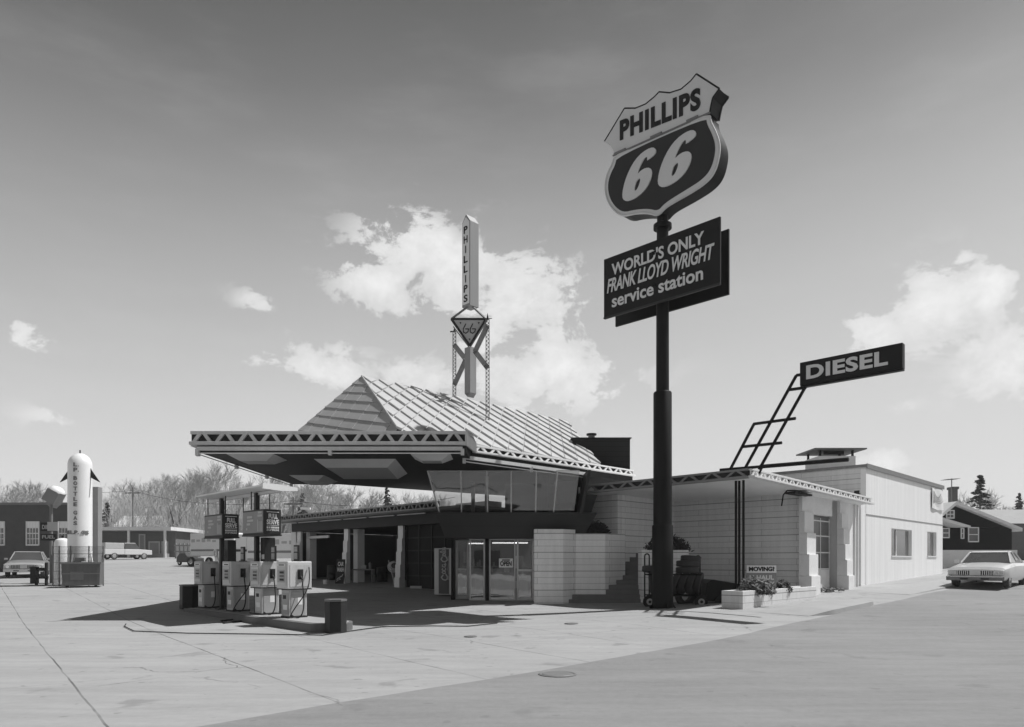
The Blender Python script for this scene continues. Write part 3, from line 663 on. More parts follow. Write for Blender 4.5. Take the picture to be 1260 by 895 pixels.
MB().obox(a0-E1*.05-E2*.05+UP*top, E1*(AL+.1), E2*9, UP*.12).build('roof', M['steel2'], AN)
MB().obox(a0-E1*.07-E2*.07+UP*(top-.05), E1*(AL+.14), E2*.04, UP*.19).build('roof_edge', M['steel2'], AN)
MB().obox(a0+E2*.2+UP*.2, E2*8.8, E1*.2, UP*(top-.2)).build('block_wall', stonemat('annex_block', .58, tuple(E2)), AN)
MB().obox(a0+E2*0+UP*.3-E1*.02, E2*.2, E1*.02, UP*5.0).build('corner_trim', M['trimw'], AN)
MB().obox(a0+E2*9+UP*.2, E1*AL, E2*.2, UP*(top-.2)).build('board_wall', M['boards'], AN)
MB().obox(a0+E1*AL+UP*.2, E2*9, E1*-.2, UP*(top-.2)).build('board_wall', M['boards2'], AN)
MB().obox(a0+E2*.4+E1*1.2+UP*.5, E1*9, E2*8, UP*.1).build('floor', M['floor'], AN)
B = MB()                                             # peeled tar patch low on the block face
for i in range(9): x = .25+i*.2; B.obox(a0+E2*x-E1*.012+UP*4.02, E2*.205, E1*.01, UP*(.22+.22*random.random()))
B.build('tar_patch', M['dark'], AN)
# chimney with raised cover
CH = thing('chimney_stack', (15.1,32,5.48), 'square rooftop vent stack with a flat raised cover on the pale annex roof', 'chimney')
c = Vector((15.05,32,0)); MB().box(14.2,15.85,31.3,32.7,5.45,6.25).build('stack', M['soffw'], CH, bevel=.02)
MB().box(13.9,16.2,31.0,33.0,6.5,6.56).build('cover', M['steel2'], CH)
for x, y in ((14.3,31.4),(15.75,31.4),(14.3,32.6),(15.75,32.6)): MB().box(x-.04,x+.04,y-.04,y+.04,6.25,6.5).build('leg', M['steel'], CH)
MB().box(14.4,15.3,31.25,31.29,6.3,6.46).build('louvre', M['steel'], CH)
# cloth banner at the far end of the board wall
bo = a0+E1*9.55-E2*.03+UP*4.22
BN = MB(); rows = 6; cols_ = 14; vs = []; fs = []
for i in range(cols_+1):
    for j in range(rows+1):
        s_ = i/cols_; t_ = j/rows; vs.append(bo+E1*(2.2*s_)+UP*(1.02*t_-.05*math.sin(s_*3.1)*(1-t_))-E2*(.02+.02*math.sin(s_*9+t_*2)))
for i in range(cols_):
    for j in range(rows): fs.append((i*(rows+1)+j,(i+1)*(rows+1)+j,(i+1)*(rows+1)+j+1,i*(rows+1)+j+1))
bn = thing('banner', bo, 'white cloth banner with a swooping emblem at the top corner of the pale annex', 'banner')
BN.add(vs, fs).build('cloth', M['white'], bn, smooth=True)
B = MB()
for k in range(4):
    pts = [(.30+.42*t*t*.0+1.7*t*(.75+.08*k), .80-.13*k-.35*math.sin(t*2.6)*(1-.12*k)+.18*t) for t in [i/9 for i in range(10)]]
    stroke(pts, .035 if k else .06, bo-E2*.05, E1, UP, -E2, B=B, d=.004)
stroke([(.2,.85),(.2,.3),(.35,.3),(.42,.45),(.42,.7),(.3,.85)], .05, bo-E2*.05, E1, UP, -E2, B=B, d=.004)
B.build('emblem', M['midg'], bn)

# ------------------------------------------------------------------ DIESEL sign on its leaning frame
DS = thing('diesel_sign', (7.0,19.8,4.17), 'dark DIESEL sign on a leaning steel frame at the flat roof corner', 'sign')
S1 = 26.80
B = MB()
def rod(a, b, r=.042): B.cyl(ps(*a, S1), ps(*b, S1), r, n=6)
rod((899,577),(927.5,522.5)); rod((917,576),(980,462)); rod((934,578),(990,478))
rod((980,462),(988,461)); rod((970,480),(992,477)); rod((927,522),(979,515)); rod((914,550),(962,545)); rod((886,578.5),(935,574.5)); rod((935,574.5),(1044,565.5), .055); rod((938,575),(934,583), .03)
B.build('support_frame', M['steel'], DS)
d0, d1 = ps(986,473,S1), ps(1112,459,S1); zt, zb = 6.83, 6.22; u = (Vector((d1.x,d1.y,0))-Vector((d0.x,d0.y,0))); LN = u.length; u.normalize(); dn = Vector((-u.y, u.x, 0)); dn = -dn if dn.y > 0 else dn
sgn = MB().obox(Vector((d0.x,d0.y,zb))-dn*.10, u*LN, dn*.20, UP*(zt-zb)).build('sign_box', M['signd'], DS, bevel=.01)
MB().obox(Vector((d0.x,d0.y,zb-.05))-dn*.07, u*LN, dn*.14, UP*.045).build('lower_rail', M['steel'], DS)
text('DIESEL', Vector((d0.x,d0.y,zb))+dn*.10+u*.17+UP*.13, u, UP, LN*.80, .37, 'lettering', M['lett'], sgn, bold=.035, shear=0, spacing=1.05)

# ------------------------------------------------------------------ main pole sign
PO = thing('pole_sign', (4.7,20.3,.1), 'tall steel pole carrying a shield shaped station sign over a dark rectangular announcement panel', 'sign')
pp = Vector((4.70,20.3,0)); S0 = 25.0
MB().lathe(pp, UP, [(.0,.06),(.30,.06),(.30,2.56),(.285,2.6),(.265,2.6),(.262,6.40),(.24,6.44),(.185,6.44),(.18,8.9),(.17,10.7),(.15,11.9),(0,11.9)], 28).build('pole', M['steel'], PO, smooth=True)
b_ = MB().prism([pp+Vector((.42*math.cos(a)*1.2,.42*math.sin(a)*1.2,.09)) for a in [k*math.pi/2+.2 for k in range(4)]], (0,0,.05)).build('base_plate', M['steel'], PO)
B = MB()
for k in range(8): a = k*math.pi/4+.2; B.cyl(pp+Vector((.37*math.cos(a),.37*math.sin(a),.14)), pp+Vector((.37*math.cos(a),.37*math.sin(a),.24)), .03, n=6)
for k in range(4): a = k*math.pi/2+.2; B.prism([pp+Vector((.28*math.cos(a),.28*math.sin(a),.14)), pp+Vector((.42*math.cos(a),.42*math.sin(a),.14)), pp+Vector((.28*math.cos(a),.28*math.sin(a),.42))], (.02,.02,0))
B.build('bolts', M['steel'], b_)
MB().lathe(pp, UP, [(.16,11.15),(.26,11.15),(.26,11.27),(.16,11.32)], 24).build('collar', M['steel'], PO, smooth=True)
UR = -E2; NF = -E1
def pnl(s, x0, x1, name):
    a, b = ps(x0,400,s), ps(x1,400,s); a.z = b.z = 0; z0, z1 = 8.86, 10.66
    o = MB().obox(a+UP*z0, b-a, -NF*.07, UP*(z1-z0)).build(name, M['signd'], PO, bevel=.01)
    return o, a, b
p1, a, b = pnl(24.36, 743, 886, 'announcement_panel'); Lp = (b-a).length
MB().obox(a+UP*8.86-NF*-.012+UP*.0, (b-a), NF*.006, UP*.05).build('rim', M['signm'], p1)
pnl(25.50, 757, 896.5, 'announcement_panel')
text("WORLD'S ONLY", a+UR*.30+UP*(8.86+1.22)+NF*.012, UR, UP, Lp*.80, .36, 'lettering', M['lett'], p1, bold=.025)
text("FRANK LLOYD WRIGHT", a+UR*.13+UP*(8.86+.73)+NF*.012, UR, UP, Lp*.925, .42, 'lettering', M['lett'], p1, bold=.018, shear=.25, spacing=.95)
text("service station", a+UR*.31+UP*(8.86+.26)+NF*.012, UR, UP, Lp*.79, .36, 'lettering', M['lett'], p1, bold=.02)
MB().cbox(pp+UP*9.4, E1,.5,E2,.05,UP,.05).cbox(pp+UP*10.3, E1,.5,E2,.05,UP,.05).build('panel_bracket', M['steel'], PO)
# shield: outline measured on its face
sx_ = 4.262
def shp(pts, s=24.62): return [ps(735+x/sx_, 80+y/sx_, s) for x, y in pts]
topo = [(90,468),(80,440),(66,420),(38,402),(143,228),(200,228),(255,205),(300,168),(325,142),(380,147),(440,128),(490,85),(520,48),(640,125),(606,172),(596,215),(590,250)]
low = [(92,470),(588,252),(592,300),(618,350),(640,410),(640,470),(618,560),(570,620),(480,678),(400,722),(355,750),(320,792),(270,775),(200,778),(130,795),(75,752),(46,690),(42,620),(58,560),(80,525)]
low2 = [(112,492),(562,292),(566,320),(590,365),(606,415),(605,468),(585,540),(540,592),(455,645),(385,690),(345,722),(318,752),(270,742),(200,748),(138,764),(95,728),(70,680),(66,620),(84,570),(104,530)]
def smoothp(P, k=2):
    for _ in range(k):
        Q = []
        for i in range(len(P)):
            a, b = P[i], P[(i+1) % len(P)]
            Q += [(a[0]*.75+b[0]*.25, a[1]*.75+b[1]*.25), (a[0]*.25+b[0]*.75, a[1]*.25+b[1]*.75)]
        P = Q
    return P
s1_ = MB().prism(shp(topo), E1*.5).build('shield_top', M['steel'], PO)
s2_ = MB().prism(shp(smoothp(low)), E1*.5).build('shield_body', M['steel'], PO)
MB().prism(shp(topo), NF*.008).build('shield_face', M['signl'], s1_); MB().prism(shp(smoothp(low)), NF*.008).build('shield_face', M['signl'], s2_)
low2 = [(a_[0]*.62+b_[0]*.38, a_[1]*.62+b_[1]*.38) for a_, b_ in zip(low2, low[:1]+low[1:])] if len(low) == len(low2) else low2
MB().prism(shp(smoothp(low2), 24.62), NF*.02).build('shield_field', M['signm'], s2_)
rimw = []
def rimtube(P, r, par, m, off=0, closed=True, nm='rim'):
    Q = shp(P); B = MB()
    for i in range(len(Q) if closed else len(Q)-1): B.cyl(Q[i]+E1*off, Q[(i+1) % len(Q)]+E1*off, r, n=6)
    return B.build(nm, m, par)
rimtube(smoothp(low), .035, s2_, M['lightg']); rimtube(topo[3:], .025, s1_, M['steel'], closed=False); rimtube(topo[3:], .03, s1_, M['steel'], .5, closed=False)
# back face of the shield
B = MB()
for i in range(3):
    pA = shp([(92+i*190,470-i*86),(150+i*190,444-i*86)], 24.60); B.cyl(pA[0]+NF*.03, pA[1]+NF*.03, .04, n=6)
pA = shp([(84,478),(592,252)]); B.cyl(pA[0]+NF*.02, pA[1]+NF*.02, .03, n=6); B.build('joint_bar', M['steel2'], s1_)
a_ = shp([(120,400)])[0]; b_ = shp([(543,232)])[0]; du = Vector((b_.x-a_.x, b_.y-a_.y, b_.z-a_.z)); hh_ = shp([(120,294)])[0].z-a_.z
text('PHILLIPS', a_+NF*.012, du.normalized(), UP, du.length, hh_, 'lettering', M['ink'], s1_, bold=.045, depth=.015, spacing=1.12)
# big numerals drawn as italic sixes
def six(o, wd, ht, sh, parent, m, off):
    """o lower-left; built from an outline with a hole"""
    out = []
    OUT = [(.93,.80),(.92,.90),(.80,.985),(.60,1.0),(.38,.95),(.20,.82),(.07,.60),(.02,.36),(.04,.16),(.14,.05),(.30,.0),(.50,.0),(.70,.05),(.85,.15),(.93,.30),(.92,.45),(.82,.55),(.68,.59),(.54,.58),(.43,.53),(.47,.66),(.54,.78),(.61,.84),(.66,.83),(.68,.78),(.68,.74)]
    INN = [(.44,.37),(.42,.25),(.44,.18),(.49,.17),(.54,.22),(.575,.33),(.565,.39),(.53,.42),(.49,.41)]
    import mathutils.geometry as gm
    def cm(P, k=2):
        for _ in range(k):
            Q = []
            for i in range(len(P)):
                a, b = P[i], P[(i+1) % len(P)]; Q += [(a[0]*.75+b[0]*.25, a[1]*.75+b[1]*.25), (a[0]*.25+b[0]*.75, a[1]*.25+b[1]*.75)]
            P = Q
        return P
    O2 = cm(OUT, 1); I2 = cm(INN, 2)
    allp = [Vector((x,y,0)) for x,y in O2]+[Vector((x,y,0)) for x,y in I2]
    tris = gm.tessellate_polygon([[Vector((x,y,0)) for x,y in O2], [Vector((x,y,0)) for x,y in I2]])
    def W(p): return o+UR*((p.x+sh*(p.y))*wd)+UP*(p.y*ht)
    B = MB(); n = len(allp); fr = [W(p)+NF*(off+.03) for p in allp]; bk = [W(p)+NF*off for p in allp]
    fs = []
    for t in tris:
        a_, b_, c_ = (fr[i] for i in t); nn = (b_-a_).cross(c_-a_); fs.append(tuple(t) if nn.dot(NF) > 0 else tuple(reversed(t)))
    for st, k in ((0,len(O2)),(len(O2),len(I2))):
        for i in range(k): a_, b_ = st+i, st+(i+1) % k; fs.append((a_, b_, b_+n, a_+n))
    B.add(fr+bk, fs); return B.build('numeral', m, parent)
fldo = [o for o in s2_.children if o.name.startswith('shield_field')][0]
o1 = shp([(120,712)])[0]; o2 = shp([(302,655)])[0]; h1 = shp([(120,455)])[0].z-o1.z
zb6 = shp([(212,700)])[0].z; zt6 = shp([(212,452)])[0].z
for xl, xr in ((122,300),(306,508)):
    xm = (xl+xr)/2; A_ = shp([(xl,600)])[0]; B_ = shp([(xr,600)])[0]; wd = math.hypot(B_.x-A_.x, B_.y-A_.y)
    yb = {122:708, 306:632}[xl]; yt = {122:458, 306:372}[xl]
    zb_ = shp([(xm-20,yb)])[0].z; zt_ = shp([(xm+30,yt)])[0].z
    six(Vector((A_.x,A_.y,zb_)), wd/1.08, zt_-zb_, .26, fldo, M['signl'], .022)

# ------------------------------------------------------------------ roof mast sign
MS = thing('mast_sign', (-1.07,25.6,7.2), 'slender vertical name sign above a triangular emblem on two masts on the roof ridge', 'sign')
mc = Vector((-1.07,25.6,0)); hw = .215
py_ = MB().prism([mc+E1*hw+E2*hw+UP*10.78, mc-E1*hw+E2*hw+UP*10.78, mc-E1*hw-E2*hw+UP*10.78, mc+E1*hw-E2*hw+UP*10.78], (0,0,3.05)).build('name_pylon', M['pylon'], MS, bevel=.01)
MB().prism([mc-E1*hw-E2*hw+UP*13.83, mc-E1*hw+E2*hw+UP*13.83, mc-E1*hw+UP*14.12], E1*2*hw).build('pylon_top', M['pylon'], MS)
fo = mc-E1*(hw+.004); 
MB().prism([fo-E2*(hw-.03)+UP*10.86, fo+E2*(hw-.03)+UP*10.86, fo+E2*(hw-.03)+UP*13.8, fo+UP*14.02, fo-E2*(hw-.03)+UP*13.8], NF*.012).build('letter_board', M['white'], py_)
for i, ch in enumerate('PHILLIPS'):
    z = 13.42-i*.355; wch = .20 if ch not in 'I' else .045
    text(ch, fo+NF*.014+E2*(wch/2)+UP*z, UR, UP, wch, .26, 'lettering', M['ink'], py_, bold=.02)
TY = 25.38
tri = [Vector((-1.75,TY,10.3)), Vector((-.50,TY,10.3)), Vector((-1.09,TY,9.34))]
tr = MB().prism(tri, (0,.10,0)).build('emblem_panel', M['lettm'], MS)
B = MB()
for i in range(3): B.cyl(tri[i], tri[(i+1) % 3], .045, n=6)
B.build('emblem_rim', M['dark'], tr)
B = MB(); to = Vector((-1.09,TY-.005,9.82)); nY = Vector((0,-1,0))
for ox in (-.19,.06): stroke([(ox+.05,.30),(ox-.04,.12),(ox-.03,.0),(ox+.05,-.04),(ox+.13,.02),(ox+.15,.12),(ox+.04,.12)], .03, to, XX, UP, nY).build('emblem_numeral', M['ink'], tr)
for x, z in ((-.33,.33),(.33,.33),(0,-.26)): MB().prism([to+Vector((x-.035,0,z+.03)), to+Vector((x+.035,0,z+.03)), to+Vector((x,0,z-.04))], nY*.012).build('emblem_dot', M['ink'], tr)
B = MB(); pk = Vector((-1.07,25.5,10.82))
for q in (Vector((-1.75,TY,10.3)), Vector((-.50,TY,10.3))): B.cyl(q, pk+Vector((.05 if q.x > -1 else -.05,0,0)), .04, n=6)
tb = Vector((-1.09,26.0,9.34))
for q in (Vector((-1.70,25.9,10.2)), Vector((-.45,25.2,10.2))): B.cyl(q, Vector((-1.09,25.5,9.30)), .03, n=6)
B.build('emblem_struts', M['steel2'], MS)
MB().prism([mc+E1*.15+E2*.15+UP*7.66, mc-E1*.15+E2*.15+UP*7.66, mc-E1*.15-E2*.15+UP*7.66, mc+E1*.15-E2*.15+UP*7.66], (0,0,1.66)).build('drop_column', M['pylon'], MS)
MB().prism([mc-E1*.15-E2*.15+UP*7.66, mc-E1*.15+E2*.15+UP*7.66, mc-E1*.15+UP*7.52], E1*.3).build('column_tip', M['steel2'], MS)
for X, Y, z0, z1 in ((-1.71,26.48,7.6,10.2),(-.43,24.7,6.4,10.05)):
    B = MB()
    for ddx, ddy in ((-.055,-.055),(.055,-.055),(-.055,.055),(.055,.055)): B.cbox((X+ddx,Y+ddy,(z0+z1)/2), XX,.012,YY,.012,UP,(z1-z0)/2)
    n = int((z1-z0)/.07)
    for i in range(n):
        z = z0+.07*i; s_ = 1 if i % 2 else -1
        B.cyl((X-.055*s_,Y-.067,z), (X+.055*s_,Y-.067,z+.07), .014, n=4); B.cyl((X-.055,Y-.055*s_,z), (X-.055,Y+.055*s_,z+.07), .014, n=4); B.cyl((X+.055,Y-.055*s_,z), (X+.055,Y+.055*s_,z+.07), .014, n=4)
    mt_ = B.build('lattice_mast', M['steel2'], MS)
    MB().cyl((X,Y,z1),(X,Y,z1+.22),.05,.005,n=6).cyl((X-.16,Y,z1),(X+.16,Y,z1+.04),.03,.01,n=5).build('mast_finial', M['steel'], mt_)
    tx = (mc.x-X)*.72; ty = (mc.y-Y)*.72
    B = MB(); za = 9.75 if X < -1 else 9.9
    for (q0, q1) in (((0,za-.05),(1,za-.78)), ((1,za-.78),(0,za-1.55))):
        A_ = Vector((X+tx*q0[0], Y+ty*q0[0], q0[1])); B_ = Vector((X+tx*q1[0], Y+ty*q1[0], q1[1])); dv = (B_-A_).normalized(); B.cbox((A_+B_)/2, dv, (B_-A_).length/2, dv.cross(YY).normalized(), .085, dv.cross(dv.cross(YY)).normalized(), .04)
    B.build('corner_brace', M['steel2'], MS)

# ------------------------------------------------------------------ pump island
IS = thing('pump_island', (-6.2,17.6,.05), 'long low concrete kerbed island under the petrol pumps', 'island')
ie = Vector((-3.95,15.15,0)); IL = 7.4
B = MB(); prof = []
for k in range(9): a = -math.pi/2+math.pi*k/8; prof.append((-.5*math.cos(a)*-1*-1, .55*math.sin(a)))
outl = []
for k in range(13): a = math.pi/2+math.pi*k/12; outl.append(ie+E1*.55+(-E2)*(-.25-.45*math.cos(a)*1.0)*1.0*(1)-E1*(.55*math.sin(a)) if False else ie+E1*.55+E2*(.40+.40*math.cos(a))-E1*(-.55*math.sin(a)))
outl += [ie+E1*1.10*0+E2*IL+E1*0, ie+E2*IL+E1*1.10]
outl = [ie+E1*.55+E2*.4+(E2*math.cos(math.pi/2+math.pi*k/12)*.45)+(E1*math.sin(math.pi/2+math.pi*k/12)*.55) for k in range(13)]+[ie+E2*IL, ie+E2*IL+E1*1.1]
MB().prism([Vector((p.x,p.y,-.02)) for p in outl], (0,0,.21)).build('kerbed_slab', mat('island_concrete', .13, .8, .2, 1.5, .2), IS, bevel=.02)
inn = [ie+E1*.55+E2*.4+((p-(ie+E1*.55+E2*.4)).dot(E1)*.80*E1)+((p-(ie+E1*.55+E2*.4)).dot(E2)*.985*E2) for p in outl]
MB().prism([Vector((p.x,p.y,.185)) for p in inn], (0,0,.012)).build('slab_top', M['kerb'], IS)
def isl(px): Y = 12.05/(1+(px-CX)/F); return Vector(((px-CX)/F*Y, Y, .19))
G_P = 'petrol pumps on the island'
def pump(px, label, v=0):
    c_ = isl(px); o = thing('petrol_pump', c_, label, 'petrol pump', G_P)
    a, b = .27, .23                                   # half along E1 / E2
    w1, w2 = (.30, .24)
    MB().prism([c_+E1*sx*w1*.78+E2*sy*w2*.80 for sx, sy in ((-1,-1),(1,-1),(1,1),(-1,1))], UP*.70).build('cabinet', M['cream'], o, bevel=.012)
    MB().prism([c_+E1*sx*w1*1.08+E2*sy*w2*1.12+UP*.70 for sx, sy in ((-1,-1),(1,-1),(1,1),(-1,1))], UP*.66).build('head', (M['cream'], M['lightg'])[v % 2], o, bevel=.02)
    q = c_-E1*(w1*1.08+.004)
    dp_ = MB().obox(q-E2*.215+UP*.78, E2*.43, NF*.012, UP*.44).build('dial_panel', M['lightg'], o)
    MB().obox(q-E2*.17+UP*.86+NF*.013, E2*.34, NF*.006, UP*.30).build('dial_glass', M['pumpg'], dp_)
    MB().obox(q-E2*.19+UP*1.245+NF*.0, E2*.38, NF*.016, UP*.06).build('header_strip', M['white'], o)
    q2 = c_-E1*(w1*.78+.003); MB().obox(q2-E2*.15+UP*.10, E2*.30, NF*.01, UP*.5).build('lower_panel', M['pumpg'] if v % 2 else M['lightg'], o)
    MB().obox(q2-E2*.06+UP*.46+NF*.011, E2*.14, NF*.006, UP*.09).build('emblem_plate', M['dark'], o)
    for i_ in range(3): MB().obox(q-E2*.14+UP*(.90+.085*i_)+NF*.020, E2*.20, NF*.004, UP*.052).build('reading_window', M['darker'] if (i_+v) % 2 else M['pumpd'], dp_)
    MB().obox(q-E2*.15+UP*1.262+NF*.017, E2*.26, NF*.003, UP*.025).build('grade_name', M['ink'], o)
    MB().obox(c_-E1*(w1*1.085)-E2*(w2*1.125)+UP*.70, E1*w1*2.17, E2*w2*2.25, -UP*.018).build('head_seam', M['darker'], o)
    MB().obox(c_-E1*(w1*.82)-E2*(w2*.84), E1*w1*1.64, E2*w2*1.68, UP*.05).build('plinth', M['dark'], o)
    q5 = c_-E2*(w2*1.12+.004); MB().obox(q5-E1*.26+UP*.76, E1*.52, -E2*.006, UP*.52).build('side_plate', M['cream'] if v % 2 else M['lightg'], o)
    MB().obox(q5-E1*.06+UP*.93-E2*.006, E1*.13, -E2*.03, UP*.24).build('nozzle_pocket', M['dark'], o)
    MB().obox(q2-E2*.12+UP*.20+NF*.011, E2*.20, NF*.003, UP*.12).build('notice', M['white'], o)
    q3 = c_-E2*(w2*.80+.003); MB().obox(q3-E1*.02+UP*.32-E2*.011, E1*.12, -E2*.003, UP*.17).build('notice', M['white'], o); MB().obox(q3-E1*.19+UP*.06, E1*.38, -E2*.01, UP*.58).build('side_panel', M['pumpg'], o)
    q4 = c_-E2*(w2*1.12+.003)
    nz = MB().cbox(q4-E2*.03+E1*.0+UP*1.05, E1,.035,E2,.03,UP,.09).cyl(q4-E2*.05+UP*1.0, q4-E2*.13+UP*.93, .018, n=6).build('nozzle', M['dark'], o)
    hp = [q4-E2*.10+UP*.93]; 
    for k in range(1, 15):
        t = k/14; hp.append(q4-E2*(.10+.10*math.sin(t*math.pi)*1.2)+E1*(.10*math.sin(t*3.0)-.28*t)+UP*(.93-.90*math.sin(t*math.pi*.62)))
    hp.append(c_-E2*(w2+.12)-E1*.25+UP*.03)
    MB().tube(hp, .017, 6).build('hose', M['rubber'], nz, smooth=True)
    h2 = [q4-E2*.04+E1*.22+UP*1.22]
    for k in range(1, 13): t = k/12; h2.append(q4-E2*(.05+.17*math.sin(t*math.pi))+E1*(.22-.50*t+.05*math.sin(t*6))+UP*(1.22-1.18*t**.8))
    if v % 2: MB().tube(h2, .015, 6).build('hose', M['rubber'], nz, smooth=True)
    return o, c_
pump(257, 'farthest petrol pump on the island, beside the left litter bin'); 
pump(293, 'second farthest petrol pump, standing between the two lamp posts of the island', 1)
pump(328.5, 'third petrol pump, close behind the nearest one', 0)
pc, c_ = pump(362, 'nearest petrol pump with a hose hanging from its side, beside the right litter bin', 1)
# price toppers
def topper(px, label):
    c_ = isl(px)+UP*1.365; o = thing('price_topper', c_, label, 'price sign', 'price signs standing on the pumps')
    fr = MB().cbox(c_+UP*.20, E2,.11,E1,.02,UP,.19).build('frame', M['dark'], o, bevel=.006)
    MB().cbox(c_+UP*.005, E2,.14,E1,.05,UP,.012).build('foot', M['dark'], o)
    f0 = c_-E1*.024
    MB().obox(f0+E2*-.085+UP*.225, E2*.17, NF*.005, UP*.13).build('upper_card', M['midg'], o)
    K = MB()
    for i in range(3): K.obox(f0-E2*(.075-.055*i)+UP*.05, E2*.035, NF*.006, UP*.15)
    K.build('price_digits', M['lettm'], o)
    K = MB()
    for i in range(3): K.obox(f0-E2*.07+UP*(.245+.035*i)+NF*.005, E2*.14, NF*.003, UP*.016)
    K.build('card_writing', M['lettm'], o)
topper(299, 'small dark price card standing on the second farthest pump'); topper(337, 'small dark price card on the third pump, beside the tall dark cabinet'); topper(365, 'small dark price card standing on top of the nearest pump')
# island lamp posts with four-sided serve boxes and a shared folded roof
IC = thing('island_canopy', (-7.1,19.1,.2), 'narrow pale metal roof on two dark posts over the pump island', 'canopy')
for Y, px in ((18.3,316),(19.85,273)):
    X = gx(px, Y); MB().cbox((X,Y,1.75), E1,.055,E2,.055,UP,1.58).build('post', M['dark'], IC, bevel=.006)
    MB().cbox((X,Y,.21), E1,.14,E2,.14,UP,.02).build('base_plate', M['dark'], IC)
def serve(pole, a, b, w_=.46):
    p = Vector((*pole, 0)); o = p-E2*a-E1*w_/2; z0, z1 = 2.235, 2.86
    bx = MB().obox(o+UP*z0, E2*(a+b), E1*w_, UP*(z1-z0)).build('serve_box', M['dark'], IC, bevel=.01)
    MB().obox(o-E1*.01+UP*(z0-.04)-E2*.02, E2*(a+b+.04), E1*(w_+.02), UP*.038).build('box_rail', M['darker'], bx)
    MB().obox(o-E1*.006+E2*.03+UP*(z0+.04), E2*(a+b-.06), NF*.004, UP*(z1-z0-.08)).build('box_face', M['midg'], bx)
    L_ = a+b; q = o-E1*.012
    K = MB()
    for i in range(4): K.obox(q+E2*(.07+.07*i)+UP*(z0+.07), E2*.042, NF*.005, UP*(.26+.04*(i == 3)))
    for x, z, w2 in ((.08,.44,.24),(.62,.42,.28),(.55,.33,.34),(.72,.24,.2),(.9,.12,.05),(.1,.52,.2)): K.obox(q+E2*x*L_/1.19+UP*(z0+z), E2*w2, NF*.004, UP*.055)
    K.build('face_writing', M['lettm'], bx)
    e0 = o-E2*.004
    text('FULL', e0+E1*.12+UP*(z0+.39), E1, UP, .24, .125, 'lettering', M['lett'], bx, depth=.006, bold=.03)
    text('SERVE', e0+E1*.07+UP*(z0+.245), E1, UP, .33, .125, 'lettering', M['lett'], bx, depth=.006, bold=.03)
    K = MB(); K.obox(e0+E1*.07+UP*(z0+.55), E1*.33, -E2*.005, UP*.015); K.obox(e0+E1*.07+UP*(z0+.215), E1*.33, -E2*.005, UP*.01)
    [K.obox(e0+E1*(.07+.057*i_)+UP*(z0+.145), E1*.042, -E2*.005, UP*.045) for i_ in range(6)]; K.build('rule_line', M['lett'], bx)
    for z in (.08,): text('STOP ENGINE', e0+E1*.07+UP*(z0+z), E1, UP, .33, .05, 'lettering', M['lett'], bx, depth=.005, bold=.02)
serve((gx(316,18.3),18.3), .86, .33); serve((gx(273,19.85),19.85), .58, .64)
# roof: two long folded wings
n0 = Vector((-5.79,17.18,0)); hw_ = .86
nl = Vector((gx(323.5,17.18),17.18,3.42)); fl = Vector((gx(240,20.3),20.3,3.36))
ax = (fl-nl); ax.z = 0; ax.normalize(); pr_ = Vector((-ax.y, ax.x, 0)); pr_ = pr_ if pr_.x > 0 else -pr_
def rpt(p, k, z): return Vector((p.x, p.y, 0))+pr_*k+UP*z
B = MB()
prof = [(0,3.40),(.45,3.36),(.86,3.38)]
for (k0, z0), (k1, z1) in zip(prof[:-1], prof[1:]):
    A_ = [rpt(nl,k0,z0), rpt(nl,k1,z1), rpt(fl,k1,z1), rpt(fl,k0,z0)]
    B.add(A_+[q+UP*.035 for q in A_], [(3,2,1,0),(4,5,6,7),(0,1,5,4),(1,2,6,5),(2,3,7,6),(3,0,4,7)])
B.build('roof', M['soffw'], IC)
B = MB().prism([rpt(nl,-.02,3.33),rpt(nl,-.02,3.46),rpt(nl,.42,3.46),rpt(nl,.90,3.41),rpt(nl,.90,3.33),rpt(nl,.5,3.30)], -ax*.05).build('end_fascia', M['white'], IC)
MB().obox(rpt(nl,.40,3.27), ax*(fl-nl).length, pr_*.08, UP*.08).build('spine_beam', M['lightg'], IC)
for t in (.25,.62,.9): MB().cyl(rpt(nl+(fl-nl)*t,.2,3.34), rpt(nl+(fl-nl)*t,.2,2.88), .014, n=5).cyl(rpt(nl+(fl-nl)*t,.7,3.34), rpt(nl+(fl-nl)*t,.7,2.88), .014, n=5).build('hanger', M['steel'], IC)
# card reader / oil cabinet standing between pumps
cb2 = isl(322)+E1*.1; o = thing('oil_cabinet', cb2, 'tall black cabinet standing beside the near lamp post on the island', 'cabinet')
MB().prism([cb2+E1*-.1-E2*.16, cb2+E1*.2-E2*.16, cb2+E1*.2+E2*.08, cb2-E1*.1+E2*.08], UP*1.98).build('cabinet', M['darker'], o, bevel=.02)
MB().obox(cb2-E1*.105-E2*.15+UP*1.42, E2*.14, NF*.006, UP*.12).build('sticker', M['lettm'], o)
cb3 = isl(266)+E1*.38; o = thing('oil_cabinet', cb3, 'dark squat display cabinet behind the farthest pump', 'cabinet')
MB().prism([cb3-E1*.1-E2*.15, cb3+E1*.15-E2*.15, cb3+E1*.15+E2*.1, cb3-E1*.1+E2*.1], UP*1.98).build('cabinet', M['dark'], o, bevel=.02)
B = MB().torus(cb3-E1*.25+E2*.35+UP*1.6, E1, .10, .03, 16, 6); B.cyl(cb3-E1*.25+E2*.25+UP*1.5, cb3-E1*.25+E2*.02+UP*1.25, .02); B.build('round_gauge', M['white'], o)
